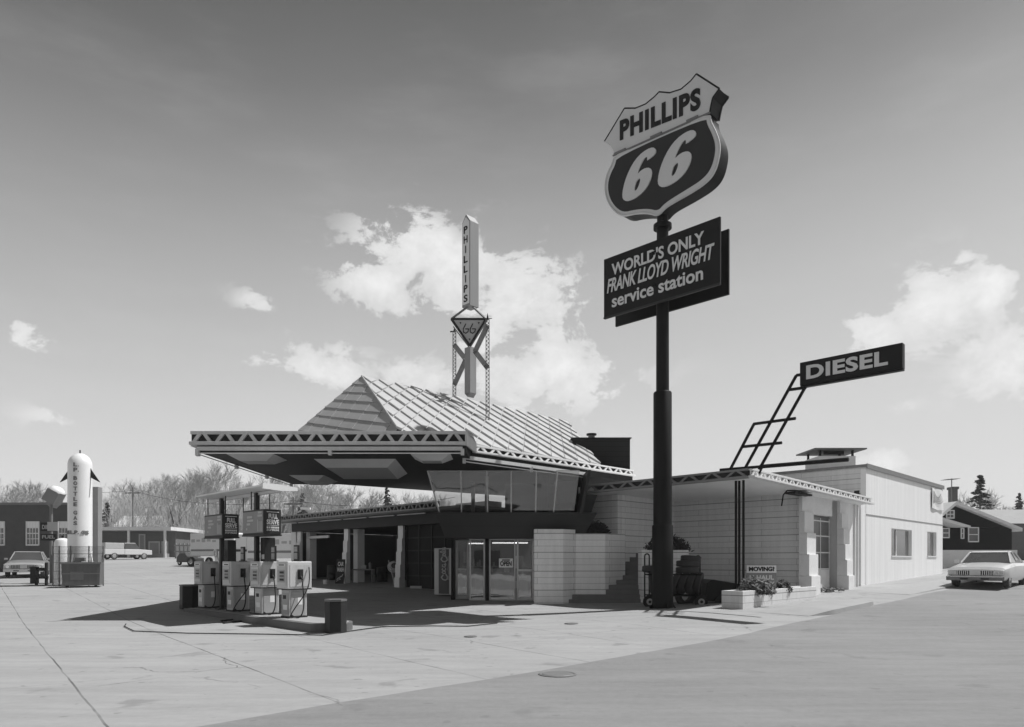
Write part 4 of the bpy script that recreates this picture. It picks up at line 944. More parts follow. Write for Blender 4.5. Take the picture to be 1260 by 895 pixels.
# litter bins
def bin_(px, py, h, r, label):
    c_ = pg(px, py); c_.y += r; c_.z = gz(c_.x, c_.y); o = thing('litter_bin', c_, label, 'litter bin', 'octagonal litter bins at the ends of the pump island')
    def ring(rr, z, ph=.2): return [c_+Vector((rr*math.cos(ph+k*math.pi/3), rr*math.sin(ph+k*math.pi/3), z)) for k in range(6)]
    MB().prism(ring(r,0), UP*(h-.06)).build('body', M['dark'], o, bevel=.008); MB().prism(ring(r*.96,h-.06), UP*.02).build('gap', M['darker'], o); MB().prism(ring(r*1.03,h-.04), UP*.05).build('lid', mat('bin_lid', .12, .5, .2, 3), o, bevel=.006)
bin_(410, 780, .72, .235, 'dark six sided litter bin at the near end of the pump island'); bin_(228, 750.5, .72, .285, 'dark six sided litter bin at the far end of the pump island')
# driveway bell hose and pump hoses on the ground
def ghose(pts, r, label, name='hose', cat='hose'):
    P = [pg(x, y, .02) for x, y in pts]; Q = []
    for i in range(len(P)-1):
        for k in range(4): t = k/4; Q.append(P[i].lerp(P[i+1], t))
    Q.append(P[-1]); o = MB().tube(Q, r).build(name, M['rubber'], smooth=True); tag(o, label, cat)
ghose([(155,769),(153,772),(165,778),(230,780.5),(300,781.5),(340,782),(397,783),(430,778),(470,772.5),(530,771.5),(575,772),(612,768)], .012, 'long thin black signal hose curving across the forecourt in front of the pumps')
ghose([(312,753),(300,760),(285,764),(272,765),(276,768),(292,766),(310,764)], .02, 'looped black hose lying beside the island near the second pump')

# ------------------------------------------------------------------ things in front of the building
cm_ = Vector((gx(545,25.9), 25.9, gz(-2,25.9)+.05)); o = thing('vending_machine', cm_, 'tall dark fronted drink vending machine with pale sides and flowing script, beside the glass entrance', 'vending machine')
ua = Vector((math.cos(R(-22)), math.sin(R(-22)), 0)); ub = Vector((-ua.y, ua.x, 0))
wv = .72; q0 = cm_-ua*wv*.5
MB().obox(q0, ua*wv, ub*.6, UP*1.72).build('cabinet', M['lightg'], o, bevel=.015)
fc = MB().obox(q0+ua*.19+UP*.04-ub*.012, ua*(wv-.30), ub*.011, UP*1.64).build('front_panel', mat('soft_red', .075, .4, .1, 2, groove=[(tuple(ua), .05)], gdark=.8, gw=.2), o)
B = MB(); so = q0+ua*(.19+.21)-ub*.014+UP*.62
W = lambda pts, w_=.028: stroke([(-y_*1.35, x_*1.1-.08) for x_, y_ in pts], w_*1.35, so, ua, UP, -ub, B=B, d=.006)
# script runs upward: x along the height, y across
W([(.17,.02),(.10,.07),(.03,.03),(.0,-.05),(.05,-.11),(.13,-.11),(.19,-.07)], .034)
for cx_ in (.26,.50): W([(cx_+.03,-.05),(cx_-.03,-.05),(cx_-.04,0),(cx_,.05),(cx_+.05,.02),(cx_+.03,-.05)], .026) if cx_ < .3 else None
W([(.40,.03),(.35,.05),(.32,-.01),(.35,-.06),(.41,-.05)], .026); W([(.52,.04),(.46,.04),(.44,-.03),(.49,-.06),(.53,-.01),(.53,-.07),(.57,-.05)], .026)
W([(.78,.04),(.70,.08),(.63,.03),(.62,-.05),(.68,-.11),(.76,-.09),(.80,-.05)], .034); W([(.88,.0),(.84,.04),(.81,-.01),(.84,-.06),(.88,-.05),(.89,0)], .026)
W([(.93,-.06),(.91,.02),(.95,.11),(.98,.05),(.95,-.05),(1.0,-.06)], .022); W([(1.08,.03),(1.02,.03),(1.01,-.03),(1.05,-.06),(1.09,-.01),(1.09,-.06)], .024)
W([(.02,-.14),(.18,-.16),(.36,-.13),(.6,-.16),(.8,-.14)], .014)
B.build('script_lettering', M['lettm'], fc)
# CAR WASH board
cw = Vector((gx(417.5,31.5), 31.5, gz(-7,31.5)+.12)); o = thing('sandwich_board', cw, 'narrow dark CAR WASH board leaning against the pillar between the open bays', 'sign')
lx = Vector((.99,-.1,0)).normalized(); ly = Vector((.02,.22,.97)).normalized(); nn = lx.cross(ly)
bo_ = MB().obox(cw-lx*.2, lx*.40, ly*1.12, -nn*.03).build('board', M['dark'], o)
text('CAR', cw-lx*.13+ly*.80+nn*.004, lx, ly, .27, .20, 'lettering', M['lett'], bo_, depth=.006, bold=.03); text('WASH', cw-lx*.15+ly*.54+nn*.004, lx, ly, .31, .20, 'lettering', M['lett'], bo_, depth=.006, bold=.03)
B = MB(); stroke([(-.12,.18),(-.06,.26),(0,.24),(.03,.33),(.09,.32),(.13,.42)], .03, cw+nn*.004, lx, ly, nn, B=B); stroke([(-.14,.1),(-.05,.17),(.05,.2)], .02, cw+nn*.004, lx, ly, nn, B=B); B.build('flourish', M['lettm'], bo_)
MB().cyl(cw+lx*.15-nn*.02+ly*.9, cw+lx*.15+Vector((0,.5,0)), .015).cyl(cw-lx*.15-nn*.02+ly*.9, cw-lx*.15+Vector((0,.5,0)), .015).build('stay', M['steel'], o)
bk = Vector((gx(401,33.2), 33.2, .33)); o = thing('bucket', bk, 'white plastic bucket just inside the left open bay', 'bucket')
MB().lathe(bk, UP, [(0,0),(.11,0),(.14,.34),(.13,.34),(.11,.03)], 18).build('pail', M['white'], o, smooth=True); MB().torus(bk+UP*.34, UP, .14, .01, 18, 6).build('rim', M['white'], o)
# inside the bays
def G(px, Y, z=.33): return Vector((gx(px, Y), Y, z))
q = G(447,34.5); o = thing('work_bench', q, 'small cluttered work bench in the middle open bay', 'bench')
MB().box(q.x-.5,q.x+.6,q.y-.3,q.y+.3,1.12,1.18).build('bench_top', M['wood'], o)
for sx, sy in ((-1,-1),(1,-1),(-1,1),(1,1)): MB().box(q.x+sx*.48-.03,q.x+sx*.48+.03,q.y+sy*.26-.03,q.y+sy*.26+.03,.33,1.12).build('leg', M['steel2'], o)
for dx, h_, mm, lb in ((-.35,.3,'midg','small dull grey tin on the left end of the garage work bench'),(0,.18,'lettm','low pale box on the middle of the garage work bench'),(.35,.35,'steel2','tall steel canister on the right end of the garage work bench')):
    t_ = MB(); 
    if mm == 'lettm': t_.box(q.x+dx-.16,q.x+dx+.16,q.y-.12,q.y+.12,1.182,1.182+h_)
    else: t_.lathe(Vector((q.x+dx,q.y,1.182)), UP, [(0,0),(.09,0),(.09,h_*.8),(.04,h_*.9),(.04,h_),(0,h_)], 14)
    tag(t_.build('tin' if mm != 'lettm' else 'carton', M[mm], bevel=.0, smooth=mm != 'lettm'), lb, 'tin' if mm != 'lettm' else 'box')
q = G(484,31.9,.3); o = thing('hose_reel', q, 'tangled pale air hoses on a reel stand against the right pillar of the middle bay', 'hose reel')
MB().box(q.x-.03,q.x+.03,q.y-.03,q.y+.03,.3,1.6).box(q.x-.2,q.x+.2,q.y-.2,q.y+.2,.3,.33).build('stand', M['steel2'], o)
B = MB(); 
for i in range(4): B.torus(q+Vector((.02*i,-.05-.03*i,1.0+.02*i)), Vector((.1,-1,.1)), .24-.03*i, .02, 22, 6)
B.tube([q+Vector((.1,-.1,.9)), q+Vector((.16,-.15,.5)), q+Vector((.12,-.2,.15)), q+Vector((.2,-.2,.02))], .02); B.tube([q+Vector((-.2,-.1,1.3)), q+Vector((-.1,-.15,.9)), q+Vector((.05,-.2,.4)), q+Vector((.1,-.25,.05))], .018)
B.build('hoses', M['lightg'], o)
for i, (px, Y, hh, lb) in enumerate(((470,35.2,1.25,'dark barrel beside the work bench, left of the hose reel'),(438,36.2,1.1,'dark barrel deep in the middle bay, left of the work bench'),(409,36.5,1.35,'dark barrel in the shadow of the left bay'))):
    q = G(px, Y); o = MB().lathe(q, UP, [(0,0),(.28,0),(.29,.02),(.28,.3),(.29,.32),(.28,.34),(.28,.62),(.29,.64),(.28,.66),(.28,hh*.75),(.0,hh*.75)], 20).build('oil_drum', M['dark'], smooth=True); tag(o, lb, 'barrel')
q = G(507.5,29.8,.32); MB_ = MB().obox(Vector((gx(505,30.2),30.1,.36)), Vector((.5,-.1,0)), Vector((0,.1,0)), UP*.14).build('wheel_stop', M['lettm']); tag(MB_, 'short white bar lying low before the closed glazed bay', 'bar')
# open sign behind the shop window
q = pz(624, 691, WY-.03); os_ = thing('open_sign', pz(624, 698, WY-.08), 'white OPEN card hanging inside the big shop window', 'sign')
A_ = pz(614, 698.5, WY-.05); B_ = pz(631, 687.5, WY-.05)
cd = MB().box(A_.x,B_.x,WY-.06,WY-.045,A_.z,B_.z).build('card', M['white'], os_); text('OPEN', (A_.x+.04,WY-.062,A_.z+.05), XX, UP, B_.x-A_.x-.08, .17, 'lettering', M['ink'], cd, depth=.004, bold=.04)
MB().box(A_.x+.1,B_.x-.1,WY-.064,WY-.061,B_.z-.07,B_.z-.03).build('writing_line', M['ink'], cd)
# bushes
def bush(name, c, rx, ry, rz, n, m, label, cat='shrub', leafs=.07, group=None):
    o = thing(name, c, label, cat, group); B = MB()
    for i in range(n):
        while True:
            p = Vector((random.uniform(-1,1), random.uniform(-1,1), random.uniform(-.1,1)))
            if p.length < 1 and p.length > random.random()*.8: break
        p = Vector((p.x*rx, p.y*ry, p.z*rz))*(.85+.3*random.random()); q = Vector(c)+p; a_ = Vector((random.uniform(-1,1), random.uniform(-1,1), random.uniform(-1,1))).normalized(); b2 = a_.orthogonal().normalized(); s_ = leafs*random.uniform(.6,1.3)
        B.add([q-a_*s_, q+b2*s_*.45, q+a_*s_, q-b2*s_*.45], [(0,1,2,3)])
    B.build('foliage', m, o); K = MB()
    for i in range(7): K.cyl(Vector(c)-UP*.03, Vector(c)+Vector((random.uniform(-.7,.7)*rx, random.uniform(-.7,.7)*ry, rz*.7)), .012, .004, n=4)
    K.build('stems', M['bark'], o)
bush('clipped_shrub', (3.22,23.9,2.47), .50, .35, .42, 1500, M['leaf'], 'dark rounded shrub on the stone wall at the right end of the glass lounge')
bush('clipped_shrub', (5.55,23.2,1.92), .72, .28, .48, 1500, M['leaf'], 'dark rounded shrub on the stone planter wall behind the tall sign pole')
# long low planter with signs and plants
PL = thing('planter', (8.4,20.9,.4), 'long low whitewashed block planter below the marquee posts', 'planter')
pA = Vector((6.6,19.1,0)); B = MB(); Lq = 5.15
B.obox(pA+UP*.1, E1*Lq, E2*.12, UP*.64); B.obox(pA+E2*.5+UP*.1, E1*Lq, E2*.12, UP*.64); B.obox(pA+E2*.12+UP*.1, E1*.12, E2*.38, UP*.64)
B.build('block_wall', stonemat('planter_block', .62, tuple(E1)), PL, bevel=.008)
MB().obox(pA+E2*.12+E1*.12+UP*.2, E1*(Lq-.2), E2*.38, UP*.45).build('soil', M['dirt'], PL)
def pl(t, n=.3, z=.66): v_ = pA+E1*t+E2*n; return Vector((v_.x, v_.y, z))
bush('planter_plant', pl(1.0,.1), .50, .24, .42, 520, M['leafp'], 'leafy weed spilling over the front edge of the white planter, below the hire sign', 'plant', .08)
bush('planter_plant', pl(1.75,.18), .30, .2, .34, 260, M['leafp'], 'small leafy weed at the right foot of the hire sign', 'plant', .08)
bush('planter_plant', pl(2.95,.2), .32, .2, .34, 330, M['leaf'], 'dark low bush near the right end of the white planter', 'plant', .07)
bush('planter_plant', pl(.35,.3), .18, .15, .13, 60, M['leafp'], 'sparse weed at the left corner of the white planter', 'plant', .06)
sp_ = Vector((gx(919,21.0), 21.0, .64)); us = Vector((.995,.1,0)).normalized(); wS = 38/F*21.0
SG = thing('hire_sign', sp_, 'two tone MOVING? hire sign standing in the white planter behind its weeds', 'sign')
zT = pz(919,696,21).z; zM = pz(919,705,21).z; nS = us.cross(UP)
up_ = MB().obox(sp_+UP*(zM-.64), us*wS, -nS*.03, UP*(zT-zM)).build('upper_board', M['white'], SG); lo_ = MB().obox(sp_, us*wS, -nS*.031, UP*(zM-.64-.003)).build('lower_board', M['midg'], SG)
text('MOVING?', sp_+us*.06+UP*(zM-.64+.045)+nS*.001, us, UP, wS-.12, .135, 'lettering', M['ink'], up_, depth=.006, bold=.045)
text('U-HAUL', sp_+us*.08+UP*.36+nS*.001, us, UP, wS-.16, .14, 'lettering', M['lett'], lo_, depth=.006, bold=.04); text('COMPANY', sp_+us*.06+UP*.18+nS*.001, us, UP, wS-.12, .12, 'lettering', M['lett'], lo_, depth=.006, bold=.03)
B = MB().obox(pl(2.45,.5,.62), E1*.02+E2*.02, E2*.02, UP*.5); tag(B.build('stake', M['trimw']), 'thin white stake standing in the planter right of the hire sign', 'stake')

# tyre rack and tyres
RK = thing('tyre_rack', (5.2,21.6,.15), 'black steel tyre trolley with looped end handles behind the tall sign pole', 'rack')
rz = .14; YR = 21.4; x0, x1 = gx(796.5,YR), gx(861,YR)
def loop(x, wdt, zb, ztp, y): return [(x,y,zb),(x,y,ztp-wdt/2)]+[(x+wdt/2-wdt/2*math.cos(a), y, ztp-wdt/2+wdt/2*math.sin(a)) for a in [math.pi*k/8 for k in range(9)]]+[(x+wdt,y,ztp-wdt/2),(x+wdt,y,zb)]
MB().tube(loop(x0-.08,.14,.4,1.78,YR), .022).build('end_handle', M['steel'], RK, smooth=True); MB().tube(loop(x1-.13,.14,.4,1.72,YR), .022).build('end_handle', M['steel'], RK, smooth=True)
MB().box(x0-.05,x1+.02,YR-.25,YR-.21,.50,.54).box(x0-.05,x1+.02,YR+.21,YR+.25,.50,.54).box(x0-.05,x1,YR-.22,YR-.18,1.13,1.17).box(x0-.05,x1,YR+.18,YR+.22,1.13,1.17).build('rails', M['steel'], RK)
for x in (x0,x1-.05): 
    wl = MB().cyl((x,YR-.36,.34),(x,YR-.26,.34),.19,n=22).build('wheel', M['rubber'], RK, smooth=True); MB().cyl((x,YR-.37,.34),(x,YR-.355,.34),.10,n=18).build('hub', M['lettm'], wl); MB().cyl((x,YR-.38,.34),(x,YR-.368,.34),.045,n=12).build('axle', M['darker'], wl)
def tyre(c, ax, lb, R0=.24, r=.10):
    o = thing('tyre', c, lb, 'tyre', 'tyres on the black trolley'); B = MB()
    ax = Vector(ax).normalized(); pr = [(R0-.06,-.07),(R0+.02,-.095),(R0+.08,-.085),(R0+.105,-.06),(R0+.105,-.045),(R0+.094,-.042),(R0+.094,-.034),(R0+.105,-.03),(R0+.105,-.012),(R0+.094,-.008),(R0+.094,.008),(R0+.105,.012),(R0+.105,.03),(R0+.094,.034),(R0+.094,.042),(R0+.105,.045),(R0+.105,.06),(R0+.08,.085),(R0+.02,.095),(R0-.06,.07),(R0-.06,-.07)]
    B.lathe(c, ax, pr, 30).build('carcass', M['tire'], o, smooth=True)
labs = ['leftmost upright tyre of the lower row, leaning most','second upright tyre of the lower row','third upright tyre of the lower row','rightmost upright tyre of the lower row beside the handle']
for k, px in enumerate((833,842.5,852,861)): tyre(Vector((gx(px,YR)-.02,YR+.02*k,.55+.335)), (1,-.62+.06*k,-.42+.06*k), labs[k])
for k, (z, px, lb) in enumerate(((1.285,846,'lower flat tyre stacked on the upper shelf of the trolley'),(1.475,846.5,'middle flat tyre stacked on the upper shelf of the trolley'),(1.63,850,'topmost flat tyre of the trolley, smaller than those below'))): tyre(Vector((gx(px,YR),YR,z)), (0.04*k,.02,1), lb, .25 if k < 2 else .2)
for k, px in enumerate((803,812)): tyre(Vector((gx(px,YR),YR,.895)), (1,-.3,.1), ['upright tyre at the left end of the lower row, half hidden by the pole','upright tyre of the lower row directly behind the pole'][k])
tyre(Vector((gx(804,YR),YR,1.30)), (.1,.1,1), 'flat tyre on the upper shelf at the left handle, mostly hidden by the pole')
tyre(Vector((gx(843,21.9),21.9,.50)), (.4,-1,0), 'large dark tyre standing on the ground under the trolley')
TR = thing('covered_trailer', (6.1,21.9,.2), 'low black covered trailer between the tyre trolley and the white planter', 'trailer')
t0 = Vector((gx(866,21.6),21.5,.22))
MB().prism([t0+Vector((0,0,.10)), t0+Vector((.08,0,.66)), t0+Vector((.25,0,.78)), t0+Vector((1.2,0,.62)), t0+Vector((1.2,0,.10))], (0,1.1,0)).build('cover', M['darker'], TR, bevel=.04)
MB().cyl(t0+Vector((.5,-.06,.12)), t0+Vector((.5,.06,.12)), .2, n=20).build('wheel', M['rubber'], TR, smooth=True)
MB().tube([t0+Vector((.05,-.1,.25)), t0+Vector((-.3,-.3,.12))], .025).build('drawbar', M['steel'], TR)
MB().box(t0.x,t0.x+1.2,21.48,21.5,.30,.34).build('frame_rail', M['steel2'], TR)
for i, (px, py, r, lb) in enumerate(((686,831,.26,'round iron drain cover sunk at the edge of the street'),(579,784,.13,'small round cap set in the forecourt before the entrance'),(703,768,.16,'small round cap set in the forecourt near the stone wall'))):
    c_ = pg(px, py, .008); o = MB().lathe(c_, UP, [(0,.012),(r*.8,.012),(r*.84,.004),(r*.9,.012),(r,.008),(r,-.01)], 28).build('drain_cover', M['steel2'], smooth=False); tag(o, lb, 'drain cover')
q = pd(1018,722,13.4); o = thing('rubbish_pile', Vector((11.9,24.9,.48)), 'small heap of rags and debris at the foot of the overhead door', 'debris'); B = MB()
for i in range(40): p = Vector((11.75+random.uniform(-.5,.35), 25.05+random.uniform(-.5,.35), gz(11.8,25)+.02+random.uniform(0,.1))); a_ = Vector((random.uniform(-1,1),random.uniform(-1,1),random.uniform(-.3,.3))).normalized(); B.cbox(p, a_,.09, a_.cross(UP).normalized(),.035, UP,.02)
B.build('rags', M['steel2'], o, bevel=.01)

# ------------------------------------------------------------------ left: gas bottle sign, skip, fence
TK = thing('gas_bottle', (-19.5,32.2,.5), 'huge white finned L.P. bottle gas tank standing upright like a rocket', 'gas tank')
tcx, tcy = gx(98.5,32.3), 32.3; tr_ = .50; tz = 6.52
prof = [(tr_*.98,.6)]+[(tr_,1.2),(tr_,5.95)]+[(tr_*math.cos(a), 5.95+.57*math.sin(a)) for a in [math.pi/2*k/8 for k in range(1,9)]]
MB().lathe(Vector((tcx,tcy,0)), UP, prof, 40).build('tank', M['white'], TK, smooth=True)
MB().cyl((tcx,tcy,6.5),(tcx,tcy,6.66),.03,n=8).build('valve', M['steel'], TK)
for sx in (-1,1):
    MB().prism([Vector((tcx+sx*tr_*.95,tcy-.03,5.9)), Vector((tcx+sx*(tr_+.02),tcy-.03,5.75)), Vector((tcx+sx*(tr_+.42),tcy-.03,5.18)), Vector((tcx+sx*tr_*.98,tcy-.03,5.40))], (0,.06,0)).build('upper_fin', M['dark'], TK)
    MB().prism([Vector((tcx+sx*tr_*.95,tcy-.03,2.2)), Vector((tcx+sx*(tr_+.22),tcy-.03,.7)), Vector((tcx+sx*tr_*.95,tcy-.03,.7))], (0,.06,0)).build('lower_fin', M['white'], TK)
MB().prism([Vector((tcx-.05,tcy-tr_-.35,.6)), Vector((tcx-.05,tcy-tr_+.02,.6)), Vector((tcx-.05,tcy-tr_+.02,2.0))], (.06,0,0)).build('lower_fin', M['white'], TK)
# letters wrapped on the barrel
def wrap(ch, ang, z, wd, ht, m=None):
    c0_ = Vector((tcx+math.sin(ang)*(tr_+.004), tcy-math.cos(ang)*(tr_+.004), z)); u_ = Vector((math.cos(ang), math.sin(ang), 0))
    text(ch, c0_-u_*wd/2, u_, UP, wd, ht, 'lettering', m or M['steel2'], TK, depth=.02, bold=.03)
z = 6.02
for ch in 'L.P. BOTTLE GAS':
    if ch == ' ': z -= .14; continue
    if ch == '.': wrap('.', .17+.24, z+.07, .04, .04); continue
    wrap(ch, .17, z-.17, .16, .175); z -= .238
for i, ch in enumerate('GAS L.P. GAS'):
    if ch == ' ': continue
    ang = -.98+i*.18+.12
    if abs(ang) < 1.25: wrap(ch, ang, 2.78, .05 if ch == '.' else .14, .05 if ch == '.' else .17)
MB().box(tcx+.1,tcx+.5,tcy-tr_-.05,tcy-tr_+.1,1.55,1.72).build('nameplate', M['steel2'], TK)
MB().box(gx(113.5,33),gx(120.5,33),33,33.35,.4,5.05).build('support_slab', M['midg'], TK)
# skip
SK = thing('skip', (gx(99,30.7),30.9,.41), 'dark grey open steel skip in front of the white gas tank', 'skip')
ku = Vector((.93,.37,0)).normalized(); kv = Vector((-ku.y,ku.x,0)); k0 = Vector((gx(75,30.3),30.3,0)); KL = 1.49
MB().prism([k0+ku*.05+UP*.5, k0+ku*(KL-.03)+UP*.5, k0+ku*KL+UP*1.50, k0+UP*1.50], kv*1.1).build('body', mat('skip_paint', .10, .55, .35, 1.5, streak=True), SK, bevel=.012)
MB().obox(k0-ku*.04-kv*.06+UP*1.44, ku*(KL+.08), kv*.055, UP*.08).build('rim', M['steel2'], SK)
MB().obox(k0-kv*.03+UP*1.0+ku*.02, ku*(KL-.04), kv*.028, UP*.04).build('rim', M['steel2'], SK)
for t in (.2,KL-.2): MB().cyl(k0+ku*(t-.05)+kv*.2+UP*.47, k0+ku*(t+.05)+kv*.2+UP*.47,.07,n=12).build('castor', M['rubber'], SK)
MB().obox(k0+ku*.35-kv*.004+UP*.75, ku*.5, kv*.003, UP*.35).build('faded_patch', mat('skip_patch', .16, .6, .3, 2), SK)
# wire enclosure
FE = thing('wire_fence', (gx(90,31.6),31.8,.45), 'thin post and wire enclosure round the gas tank', 'fence')
fx = [gx(58,31.4), gx(66,31.4), gx(80,31.4), gx(103,31.4), gx(121,31.4)]
for x in fx: MB().cyl((x,31.8,.4),(x,31.8,2.25),.03,n=8).build('fence_post', M['steel2'], FE)
K = MB()
for z in (.75,1.1,1.5,1.9,2.22): K.cyl((fx[0],31.8,z),(fx[-1],31.8,z),.010,n=4)
for i in range(46):
    x = fx[0]+(fx[-1]-fx[0])*i/45; K.cyl((x,31.79,.5),(x+.28 if x+.28 < fx[-1] else fx[-1],31.79,2.2),.0045,n=3); K.cyl((x,31.79,2.2),(x+.28 if x+.28 < fx[-1] else fx[-1],31.79,.5),.0045,n=3)
K.build('wire_mesh', M['steel2'], FE)
o = thing('storage_tank', (gx(74,33.5),33.5,.5), 'smaller white upright cylinder tank left of the big gas bottle', 'gas tank'); B = MB(); cxx = gx(77,33.8)
B.lathe(Vector((cxx,33.8,0)), UP, [(.36,.5),(.36,2.45),(.30,2.58),(.15,2.66),(0,2.68)], 28).build('tank', M['white'], o, smooth=True); MB().cyl((cxx,33.8,2.66),(cxx,33.8,2.8),.05,n=8).build('valve', M['steel'], o)
# lamp pole with floodlights and small signs
FP = thing('floodlight_pole', (gx(63,34),34,.5), 'dark pole with two tilted floodlights above small hanging price signs', 'lamp'); fxp = gx(63,34)
MB().cyl((fxp,34,.45),(fxp,34,4.5),.07,n=10).build('pole', M['steel2'], FP, smooth=True)
def flood(c, d, wd, ln):
    c = Vector(c); d = Vector(d).normalized(); u_ = d.cross(YY).normalized(); v_ = d.cross(u_).normalized(); w_ = wd/2
    ho = MB().prism([c-u_*w_-v_*w_, c+u_*w_-v_*w_, c+u_*w_+v_*w_, c-u_*w_+v_*w_], d*ln).build('floodlight', M['midg'], FP, bevel=.03)
    MB().lathe(c+d*ln, d, [(w_*1.15,0),(w_*1.1,.06),(w_*.85,.15),(w_*.5,.20),(0,.23)], 22).build('reflector', M['white'], ho, smooth=True)
    MB().cyl(c+d*.1, Vector((fxp,34,4.45)), .035, n=6).build('yoke', M['steel2'], ho)
flood((fxp+.05,33.9,4.40), (.48,0,.87), .62, .62); flood((fxp-.05,34.5,4.35), (-.66,.1,.62), .50, .35)
for (zz, h_, nm) in ((3.0,.42,'DIESEL'),(2.55,.32,'FUEL')):
    bx = MB().box(fxp-.42,fxp+.36,33.85,33.92,zz,zz+h_).build('hanging_sign', M['dark'], FP)
    text(nm, (fxp-.34,33.848,zz+.1), XX, UP, .62, h_*.5, 'lettering', M['lettm'], bx, depth=.006, bold=.02)
MB().box(fxp-.06,fxp+.45,33.8,33.845,3.02,3.45).build('price_card', M['lettm'], FP)
o = thing('bollard', (gx(42,33.5),33.5,.48), 'dark square post in front of the left parked car', 'bollard'); x = gx(42,33.5); MB().box(x-.13,x+.17,33.4,33.6,.45,1.30).build('post', M['dark'], o); MB().box(x+.17,x+.6,33.45,33.5,1.1,1.25).build('crossbar', M['dark'], o)
o = thing('low_barrier', (gx(50,32.9),33,.45), 'low dark barrier rail running from the square post to the skip', 'barrier'); MB().box(gx(44,32.5),gx(60,32.5),32.4,32.5,.75,.87).box(gx(57,32.5),gx(59,32.5),32.38,32.52,.4,1.5).box(gx(45,32.5),gx(46.5,32.5),32.38,32.52,.4,.9).build('rails', M['dark'], o)
# ------------------------------------------------------------------ brick building, far shop, houses
def bwin(B_root, x0, x1, z0, z1, Y, nx, nz, m=None, blind=0):
    f = .07; K = MB(); K.box(x0-f,x0,Y-.05,Y+.02,z0-f,z1+f); K.box(x1,x1+f,Y-.05,Y+.02,z0-f,z1+f); K.box(x0,x1,Y-.049,Y+.02,z1,z1+f); K.box(x0-.03,x1+.03,Y-.09,Y+.02,z0-f*1.2,z0)
    K.box(x0,x1,Y-.03,Y+.01,(z0+z1)/2-.03,(z0+z1)/2+.03)
    for i in range(1,nx): x = x0+(x1-x0)*i/nx; K.box(x-.018,x+.018,Y-.025,Y+.01,z0,z1)
    for i in range(1,nz): z = z0+(z1-z0)*i/nz; K.box(x0,x1,Y-.024,Y+.011,z-.018,z+.018)
    w_ = K.build('window', M['trimw'], B_root); MB().box(x0,x1,Y-.01,Y+.005,z0,z1).build('pane', M['carglass'], w_)
    if blind: MB().box(x0,x1,Y-.02,Y-.012,z1-blind,z1).build('blind', M['white'], w_)
BB = thing('brick_building', (-33,46,.8), 'single storey dark brick building with white sash windows behind the left parked car', 'building')
bx1 = gx(86,46); MB().prism([(-50,46,.3),(bx1,46,.3),(bx1-6.6,56,.3),(-56,56,.3)], (0,0,4.95)).build('brick_wall', M['brick'], BB); MB().prism([(-50.1,45.9,5.25),(bx1+.1,45.9,5.25),(bx1-6.5,56.1,5.25),(-56,56.1,5.25)], (0,0,.15)).build('coping', M['steel2'], BB)
for pa, pb in ((33.5,47.5),(73,87),(-10,5)): bwin(BB, gx(pa,46), gx(pb,46), pz(0,670,46).z, pz(0,643,46).z, 46, 4, 4, blind=.35)
FS = thing('far_shop', (-47,86,1.8), 'low dark fronted shop with a broad pale flat roof far across the lot', 'building')
Yf = 86; xa, xb = gx(112,Yf), gx(216,Yf)
MB().box(xa,xb,Yf,Yf+9,1.5,5.4).build('wall', M['brickd'], FS); MB().box(xa-1.2,gx(222,Yf),Yf-2.5,Yf+9.5,5.25,5.66).build('roof', M['trimw'], FS)
for pa, pb, za, zb_ in ((183,197,2.3,4.0),(199,207,2.3,4.0),(171,179,2.2,4.9)): 
    w_ = MB().box(gx(pa,Yf),gx(pb,Yf),Yf-.06,Yf,za,zb_).build('window', M['lettm'], FS); MB().box(gx(pa,Yf)+.15,gx(pb,Yf)-.15,Yf-.08,Yf-.061,za+.15,zb_-.15).build('pane', M['midg'], w_)
for pa in (128,170,213.5): MB().box(gx(pa,Yf)-.12,gx(pa,Yf)+.12,Yf-2.3,Yf-2.1,1.5,5.35).build('porch_post', M['trimw'], FS)
MB().box(gx(176,Yf),gx(212,Yf),Yf-1.6,Yf-.8,1.8,2.5).build('front_bench', M['midg'], FS)
def house(name, px0, px1, Y, ze, zr, label, wm, rm, dep=9, base=1.5, ov=.4, gable='y'):
    x0, x1 = gx(px0,Y), gx(px1,Y); o = thing(name, ((x0+x1)/2,Y,base), label, 'house')
    MB().box(x0,x1,Y,Y+dep,base,ze).build('wall', wm, o); ym = Y+dep/2; xm = (x0+x1)/2
    if gable == 'y':
        MB().prism([Vector((x0,Y,ze)),Vector((x1,Y,ze)),Vector((xm,Y,zr))], (0,dep,0)).build('gable', wm, o)
        B = MB(); 
        for s_, xe in ((-1,x0),(1,x1)): B.prism([Vector((xm,Y-ov,zr+.05)), Vector((xe+s_*ov,Y-ov,ze-.2)), Vector((xe+s_*ov,Y-ov,ze-.02)), Vector((xm,Y-ov,zr+.25))], (0,dep+2*ov,0))
        rf = B.build('roof', rm, o)
    else:
        rf = MB().prism([Vector((x0-ov,Y-ov,ze)),Vector((x0-ov,Y+dep+ov,ze)),Vector((x0-ov,ym,zr))], (x1-x0+2*ov,0,0)).build('roof', rm, o)
    return o, rf
h1_, r1_ = house('far_house', 135, 176, 98, 5.6, 8.2, 'far house with a long pale roof just above the shop', M['brickd'], M['trimw'], gable='x', base=1.6)
h2_, r2_ = house('far_house', 168, 218, 104, 5.8, 8.3, 'far house with a dark grey hipped roof right of the pale roofed one', M['brickd'], M['roofd'], gable='x', base=1.6)
MB().box(gx(176,106),gx(178,106),106,106.8,7,9.6).build('chimney', M['trimw'], r2_)
h4_, r4_ = house('far_house', 178, 196, 118, 9.0, 11.0, 'farthest small house with pointed roof peeping over the grey roof', M['brickd'], M['roofd'], base=1.8)
